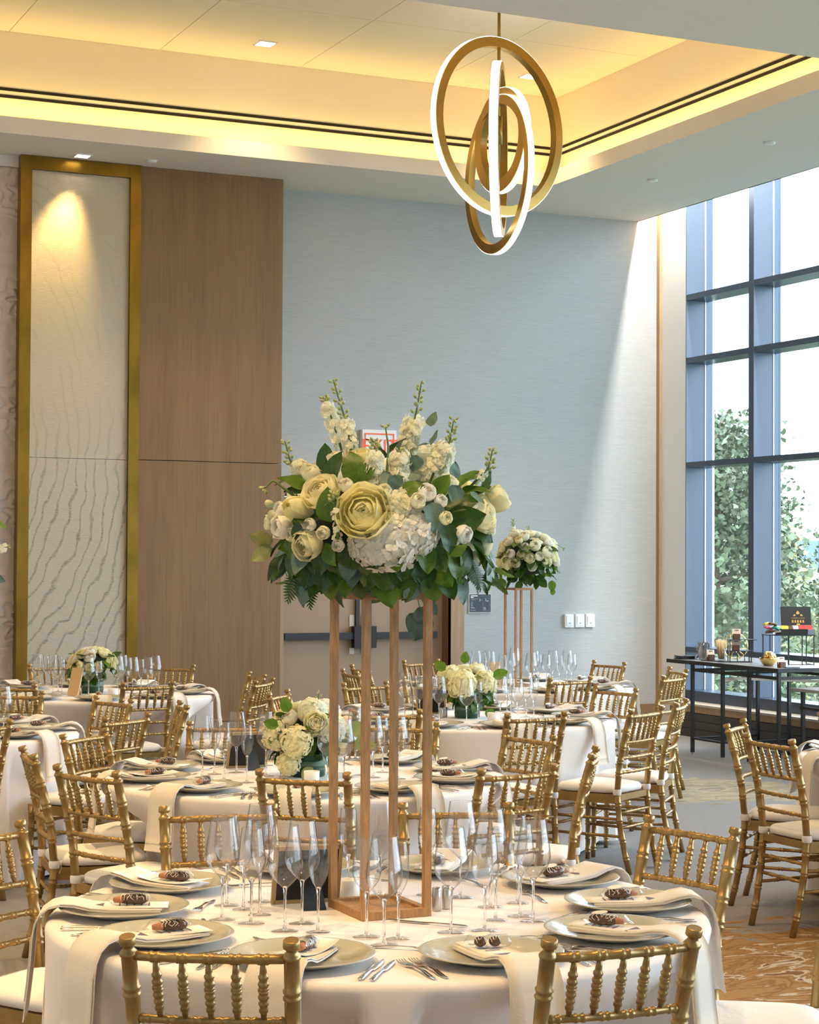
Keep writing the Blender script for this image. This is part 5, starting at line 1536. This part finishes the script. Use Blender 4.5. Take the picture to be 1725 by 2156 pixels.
def on(px, X): return PX(px, X, ZB)
def thing(nm, p, label, cat, rz=0.0, grp=None): return tag(root(nm, (p.x, p.y, p.z), rz), label, cat, grp)
# folded black napkins
t = thing('napkin_stack', on(1444, 9.62), 'stack of folded black napkins at left end of buffet table', 'napkins', -.2)
for k in range(3): MB().slab([[(-.09 + .003 * k + .18 * i / 6, -.07 + .14 * j / 4, .004 + .013 * k + .004 * math.sin(i * 1.3 + k) * (j / 4)) for j in range(5)] for i in range(7)], -.008).obj('napkin', 'black', t)
# glass cube with wrapped spoons
t = thing('glass_jar', on(1483, 9.72), 'square clear jar full of silver wrapped spoons on buffet', 'jar', .3)
MB().box((0, 0, .070), (.125, .125, .14)).obj('jar_glass', 'glass', t)
random.seed(3)
for k in range(14):
    x, y = random.uniform(-.04, .04), random.uniform(-.04, .04)
    MB().slab([[(x - .011, y, .006), (x + .011, y, .006)], [(x - .011 + random.uniform(-.02, .03), y + .01, .08), (x + .012 + random.uniform(-.01, .03), y, .08)], [(x + random.uniform(-.02, .03), y + random.uniform(-.015, .015), .16), (x + .02 + random.uniform(-.02, .02), y, .155)]], .003).obj('wrapped_spoon', 'foil', t)
# black tray, label block, straw glass
t = thing('serving_tray', on(1512, 9.70), 'thin black slate tray under the straw glass', 'tray')
MB().bb(-.075, .075, -.19, .17, 0, .008).obj('slate', 'black', t)
ZTr = ZB + .0085
def block(p, label, rz=.4):
    t = thing('label_block', p, label, 'label stand', rz - YAW, 'brown label blocks')
    MB().box((0, 0, .024), (.058, .045, .048)).obj('block', 'brown', t)
    MB().box((0.004, .008, .060), (.078, .003, .062), rot=Matrix.Rotation(rad(-10), 3, 'X')).obj('card', 'blush', t)
    MB().box((0.004, .0045, .080), (.036, .001, .008), rot=Matrix.Rotation(rad(-10), 3, 'X')).obj('print', 'ink', t)
p = on(1497, 9.66); p.z = ZTr
block(p, 'small brown label block left of the straw glass')
t = thing('straw_glass', Vector((*on(1520, 9.70).xy, ZTr)), 'clear glass full of pale wooden straws', 'glass')
MB().lathe([(0.0, .004), (.030, .004), (.034, .006), (.040, .115), (.0385, .115), (.032, .010)], 20).obj('tumbler', 'glass', t)
for k in range(26):
    a = k * 2.4; r = .026 * math.sqrt((k + .5) / 26)
    MB().tube([(r * math.cos(a), r * math.sin(a), .012), (r * 2.35 * math.cos(a + .3), r * 2.0 * math.sin(a + .3), .175 + random.uniform(-.012, .022))], .0035, 6).obj('straw', 'straw', t)
# gold wire sphere ornament
pg = on(1549, 10.02)
t = thing('wire_ornament', pg, 'round gold wire ornament behind the tiered stand', 'ornament')
gr = MB(); R_ = .118; cz_ = R_ + .005
ctr = Vector((0, 0, cz_))
hp = []
for tilt, rr_ in ((.15, R_), (-.55, R_ * .97)):
    n = (-FWH + _r0 * tilt).normalized(); u = Vector((0, 0, 1)); w = n.cross(u).normalized()
    hp.append([ctr + (u * math.cos(2 * PI * k / 32) + w * math.sin(2 * PI * k / 32)) * rr_ for k in range(32)])
    gr.tube(hp[-1], .0038, 6, closed=True)
for a_, b_ in ((2, 13), (5, 20), (9, 27), (14, 30), (18, 4), (23, 9)): gr.tube([hp[0][a_], hp[1][b_]], .003, 5)
gr.obj('hoop', 'bowlgold', t)
# two tier black stand
pt_ = on(1558, 9.78)
t = thing('tiered_stand', pt_, 'black two tier metal stand holding label blocks', 'stand', -YAW)
for z, w in ((.105, .22), (.205, .25)): MB().bb(-.105, w - .105, -.05, .07, z - .006, z).obj('shelf', 'blackmetal', t)
for x in (-.095, .095):
    for y in (-.045, .06): MB().box((x, y, .10), (.008, .008, .20)).obj('leg', 'blackmetal', t)
for x in (-.03, .035): MB().box((x, -.045, .05), (.006, .006, .1)).obj('bar', 'blackmetal', t)
MB().bb(-.105, .105, -.05, -.04, 0, .007).bb(-.105, .105, .055, .065, 0, .007).obj('foot_bar', 'blackmetal', t)
p = pt_.copy() - _r0 * .035; p.z = ZB + .1055; block(p, 'brown label block on the lower shelf of the tiered stand', .1)
p = pt_.copy() - _r0 * .03; p.z = ZB + .2055; block(p, 'brown label block on top of the tiered stand', .1)
# gold bowl
t = thing('gold_bowl', on(1619, 9.68), 'shiny gold bowl with gold trinkets on buffet', 'bowl')
MB().lathe([(0, 0), (.032, 0), (.042, .006), (.066, .030), (.080, .058), (.082, .070), (.079, .070), (.062, .034), (.03, .010), (0, .008)], 28).obj('bowl', 'bowlgold', t)
for k in range(9):
    a = k * 2.4; r = .045 * math.sqrt(k / 9); s_ = .020 + .006 * (k % 3)
    MB().lathe([(0, -s_), (s_ * .7, -s_ * .7), (s_, 0), (s_ * .7, s_ * .7), (0, s_)], 10, (r * math.cos(a) + (.02 if k > 5 else 0), r * math.sin(a), .066 + .010 * (8 - k) * .5)).obj('trinket', 'bowlgold' if k % 3 else 'plastic', t)
block(on(1646, 9.62), 'brown label block at near end of buffet table', .55)
t = thing('slate_slab', on(1668, 9.66), 'thin grey slate slab near the corner of buffet', 'slab', -.3)
MB().bb(-.06, .06, -.035, .035, 0, .012).obj('slab', 'greyblue', t)
# tall black riser with packets and tea box
pr_ = on(1660, 9.98)
t = thing('riser_stand', pr_, 'tall thin legged black riser carrying tea box', 'stand', -YAW + .12)
ZR = .262
MB().bb(-.20, .215, -.09, .13, ZR - .008, ZR).obj('shelf', 'blackmetal', t)
for x, y in ((-.19, -.08), (-.19, .12), (-.02, -.08), (.04, .12), (.10, -.08), (.205, -.08), (.205, .12)): MB().box((x, y, (ZR - .008) / 2), (.008, .008, ZR - .008)).obj('leg', 'blackmetal', t)
MB().bb(-.02, .21, -.085, -.076, 0, .006).bb(-.195, -.185, -.085, .125, 0, .006).bb(.2, .21, -.085, .125, 0, .006).obj('foot_bar', 'blackmetal', t)
zr = ZB + ZR + .0005
Rz = Matrix.Rotation(-YAW + .12, 3, 'Z')
def onr(x, y): v = Rz @ Vector((x, y, 0)) + pr_; v.z = zr; return v
t = thing('tea_box', onr(.075, .0), 'open black tea box with gold crest inside its lid', 'tea box', -YAW + .12)
MB().bb(-.165, .075, -.085, -.078, 0, .050).obj('front', 'black', t)
MB().bb(-.165, -.158, -.078, .085, 0, .050).bb(.135, .142, -.06, .085, 0, .050).bb(-.158, .135, .078, .085, 0, .05).bb(-.158, .135, -.078, .078, 0, .006).obj('tray', 'black', t)
MB().bb(.075, .142, -.085, -.06, 0, .045).obj('front_flap', 'greyblue', t)
lid = MB().box((0.03, .105, .145), (.27, .018, .19), rot=Matrix.Rotation(rad(-9), 3, 'X')).obj('lid', 'black', t)
ML = Matrix.Translation((.045, .0935, .145)) @ Matrix.Rotation(rad(-9), 4, 'X') @ Matrix.Rotation(rad(90), 4, 'X')
em = MB().add(text_mb('HARNEY & SONS', .016), ML @ Matrix.Translation((0, -.005, .0012)))
em.poly([(-.014, .03), (-.014, .046), (0, .062), (.014, .046), (.014, .03)], .0008, ML)
for k in (-1, 1): em.poly([(k * .02, .015), (k * .045, .012), (k * .035, .03), (k * .022, .026)][::k], .0008, ML)
for k in range(5): em.poly([(-.05 + .024 * k - .008, -.045), (-.05 + .024 * k + .008, -.045), (-.05 + .024 * k + .006, -.022), (-.05 + .024 * k - .006, -.022)], .0008, ML)
em.poly([(-.02, -.07), (.02, -.07), (.012, -.052), (-.012, -.052)], .0008, ML)
em.obj('gold_crest', 'goldink', t)
for x0, x1, mt_, zz in ((-.15, -.09, 'yellow', .066), (-.085, -.05, 'brown', .064), (-.045, .0, 'plastic', .066), (.005, .125, 'red', .070)):
    MB().box(((x0 + x1) / 2, -.05, zz - .012), (x1 - x0, .012, .045), rot=Matrix.Rotation(rad(-20), 3, 'X')).box(((x0 + x1) / 2, -.02, zz - .012), (x1 - x0, .012, .048), rot=Matrix.Rotation(rad(-25), 3, 'X')).obj('tea_packet', mt_, t)
random.seed(8)
cols = ['brown', 'foil', 'brown', 'plastic', 'pink', 'foil', 'teal', 'plastic', 'yellow', 'brown']
for k in range(10):
    x = -.185 + .028 * (k % 4) ; lv = k // 4
    p = onr(x, -.05 + .03 * (k % 3)); p.z = zr + .001 + .032 * lv
    s = mobj('snack_pouch', MB().slab([[(-.034 + .068 * i / 4, -.02 + .04 * j / 3, .006 + .016 * math.sin(PI * i / 4) * math.sin(PI * (j + .5) / 4) + .010 * random.random()) for j in range(4)] for i in range(5)], -.016).mesh('pouch', cols[k]))
    s.location = p + Vector((0, 0, .016)); s.rotation_euler = (random.uniform(-.3, .3), random.uniform(-.3, .3), -YAW + random.uniform(-.5, .5))
    tag(s, '%s snack pouch in the heap left of the tea box, %s' % ({'foil': 'silver', 'plastic': 'white', 'teal': 'green'}.get(cols[k], cols[k]), ['bottom far left', 'bottom second', 'bottom third', 'bottom right', 'middle layer left', 'middle layer second', 'middle layer third', 'middle layer right', 'top left', 'top right'][k]), 'snack pouch', 'snack pouches on the riser')

# ================================================================== OUTSIDE
struct(MB().bb(XW + 0.4, 120, -60, 120, -4.2, -4.0).obj('ground', 'grass'))
def tree(name, c, h, R, seed, mat, nleaf, lsize, label, zb=-4.0, squash=1.0):
    rnd = random.Random(seed)
    t = tag(root(name, (c[0], c[1], zb)), label, 'tree', 'trees outside the windows')
    tr_ = MB(); tr_.tube([(0, 0, 0), (.05, .03, h * .3), (0, .08, h * .62), (.05, .0, h * .95)], [.14, .11, .07, .02], 8)
    tips = []
    for k in range(46):
        a = k * 2.4; z0 = h * (.16 + .78 * k / 46)
        ln = R * (1.0 - .72 * (k / 46) ** 1.6) * rnd.uniform(.7, 1.1)
        e = Vector((math.cos(a) * ln, math.sin(a) * ln, z0 + ln * rnd.uniform(.1, .5)))
        m_ = Vector((math.cos(a) * ln * .5, math.sin(a) * ln * .5, z0 + ln * .1))
        tr_.tube([(0, 0, z0), m_, e], [.035, .022, .006], 5)
        tips += [m_.lerp(e, u) for u in (0.1, .4, .7, 1.0)]
    tr_.obj('trunk', 'bark', t)
    lf = MB()
    shape = [(0, 0), (.35, .10), (.5, .45), (.28, .55), (.0, 1.0), (-.28, .55), (-.5, .45), (-.35, .10)]
    for i in range(nleaf):
        b_ = rnd.choice(tips)
        p = b_ + Vector((rnd.gauss(0, .20), rnd.gauss(0, .20), rnd.gauss(0, .18))) * (R / 1.6)
        M = Matrix.Translation(p) @ Euler((rnd.uniform(-1.2, 1.2), rnd.uniform(-1.2, 1.2), rnd.uniform(0, 6.28))).to_matrix().to_4x4()
        s = lsize * rnd.uniform(.6, 1.2); n0 = len(lf.v)
        for x, y in shape: lf.v.append(M @ Vector((x * s, y * s, .12 * s * (x * x * 4 - y))))
        lf.face(tuple(n0 + j for j in range(8)), False)
    o = lf.obj('foliage', mat, t); o['kind'] = 'stuff'
def at_out(px, X): q = PX(px, X, 0); return (q.x, q.y)
tree('street_tree', at_out(1512, 14.2), 8.0, 1.5, 1, 'tree_a', 15000, .095, 'dense green tree outside the left window bay')
tree('street_tree', at_out(1552, 20.5), 7.6, 2.1, 2, 'tree_a', 13000, .105, 'green tree right behind the dense tree outside left bay')
tree('street_tree', at_out(1640, 17.5), 6.7, .85, 3, 'tree_b', 1900, .115, 'loose yellowish tree outside the right window bay')
tree('street_tree', at_out(1708, 26.0), 5.2, 2.2, 4, 'tree_b', 6000, .13, 'yellowish tree cut by right picture edge outside window')
q = at_out(1690, 36.0)
bd = tag(root('far_building', (q[0], q[1], -4.0)), 'low pale building with blue roof band beyond the trees', 'building')
RB = 30
MB().bb(-2, 12, -RB, RB, 0, 4.6).obj('wall', 'facade', bd)
MB().bb(-2.6, 12.6, -RB - .6, RB + .6, 5.55, 6.35).obj('roof_band', 'roofblue', bd)
MB().bb(-2.2, 12.2, -RB, RB, 4.6, 5.55).obj('fascia', 'plastic', bd)
for k in range(-8, 9):
    w_ = MB().bb(-2.05, -1.98, k * 3.4 - 1.2, k * 3.4 + 1.2, 1.2, 4.2).obj('window', 'facadeglass', bd)
    MB().bb(-2.10, -2.05, k * 3.4 - .05, k * 3.4 + .05, 1.2, 4.2).obj('glazing_bar', 'plastic', w_)

dup = {k: len(v) for k, v in LABELS.items() if len(v) > 1}
if dup: print('DUP LABELS', len(dup), list(dup.items())[:12])
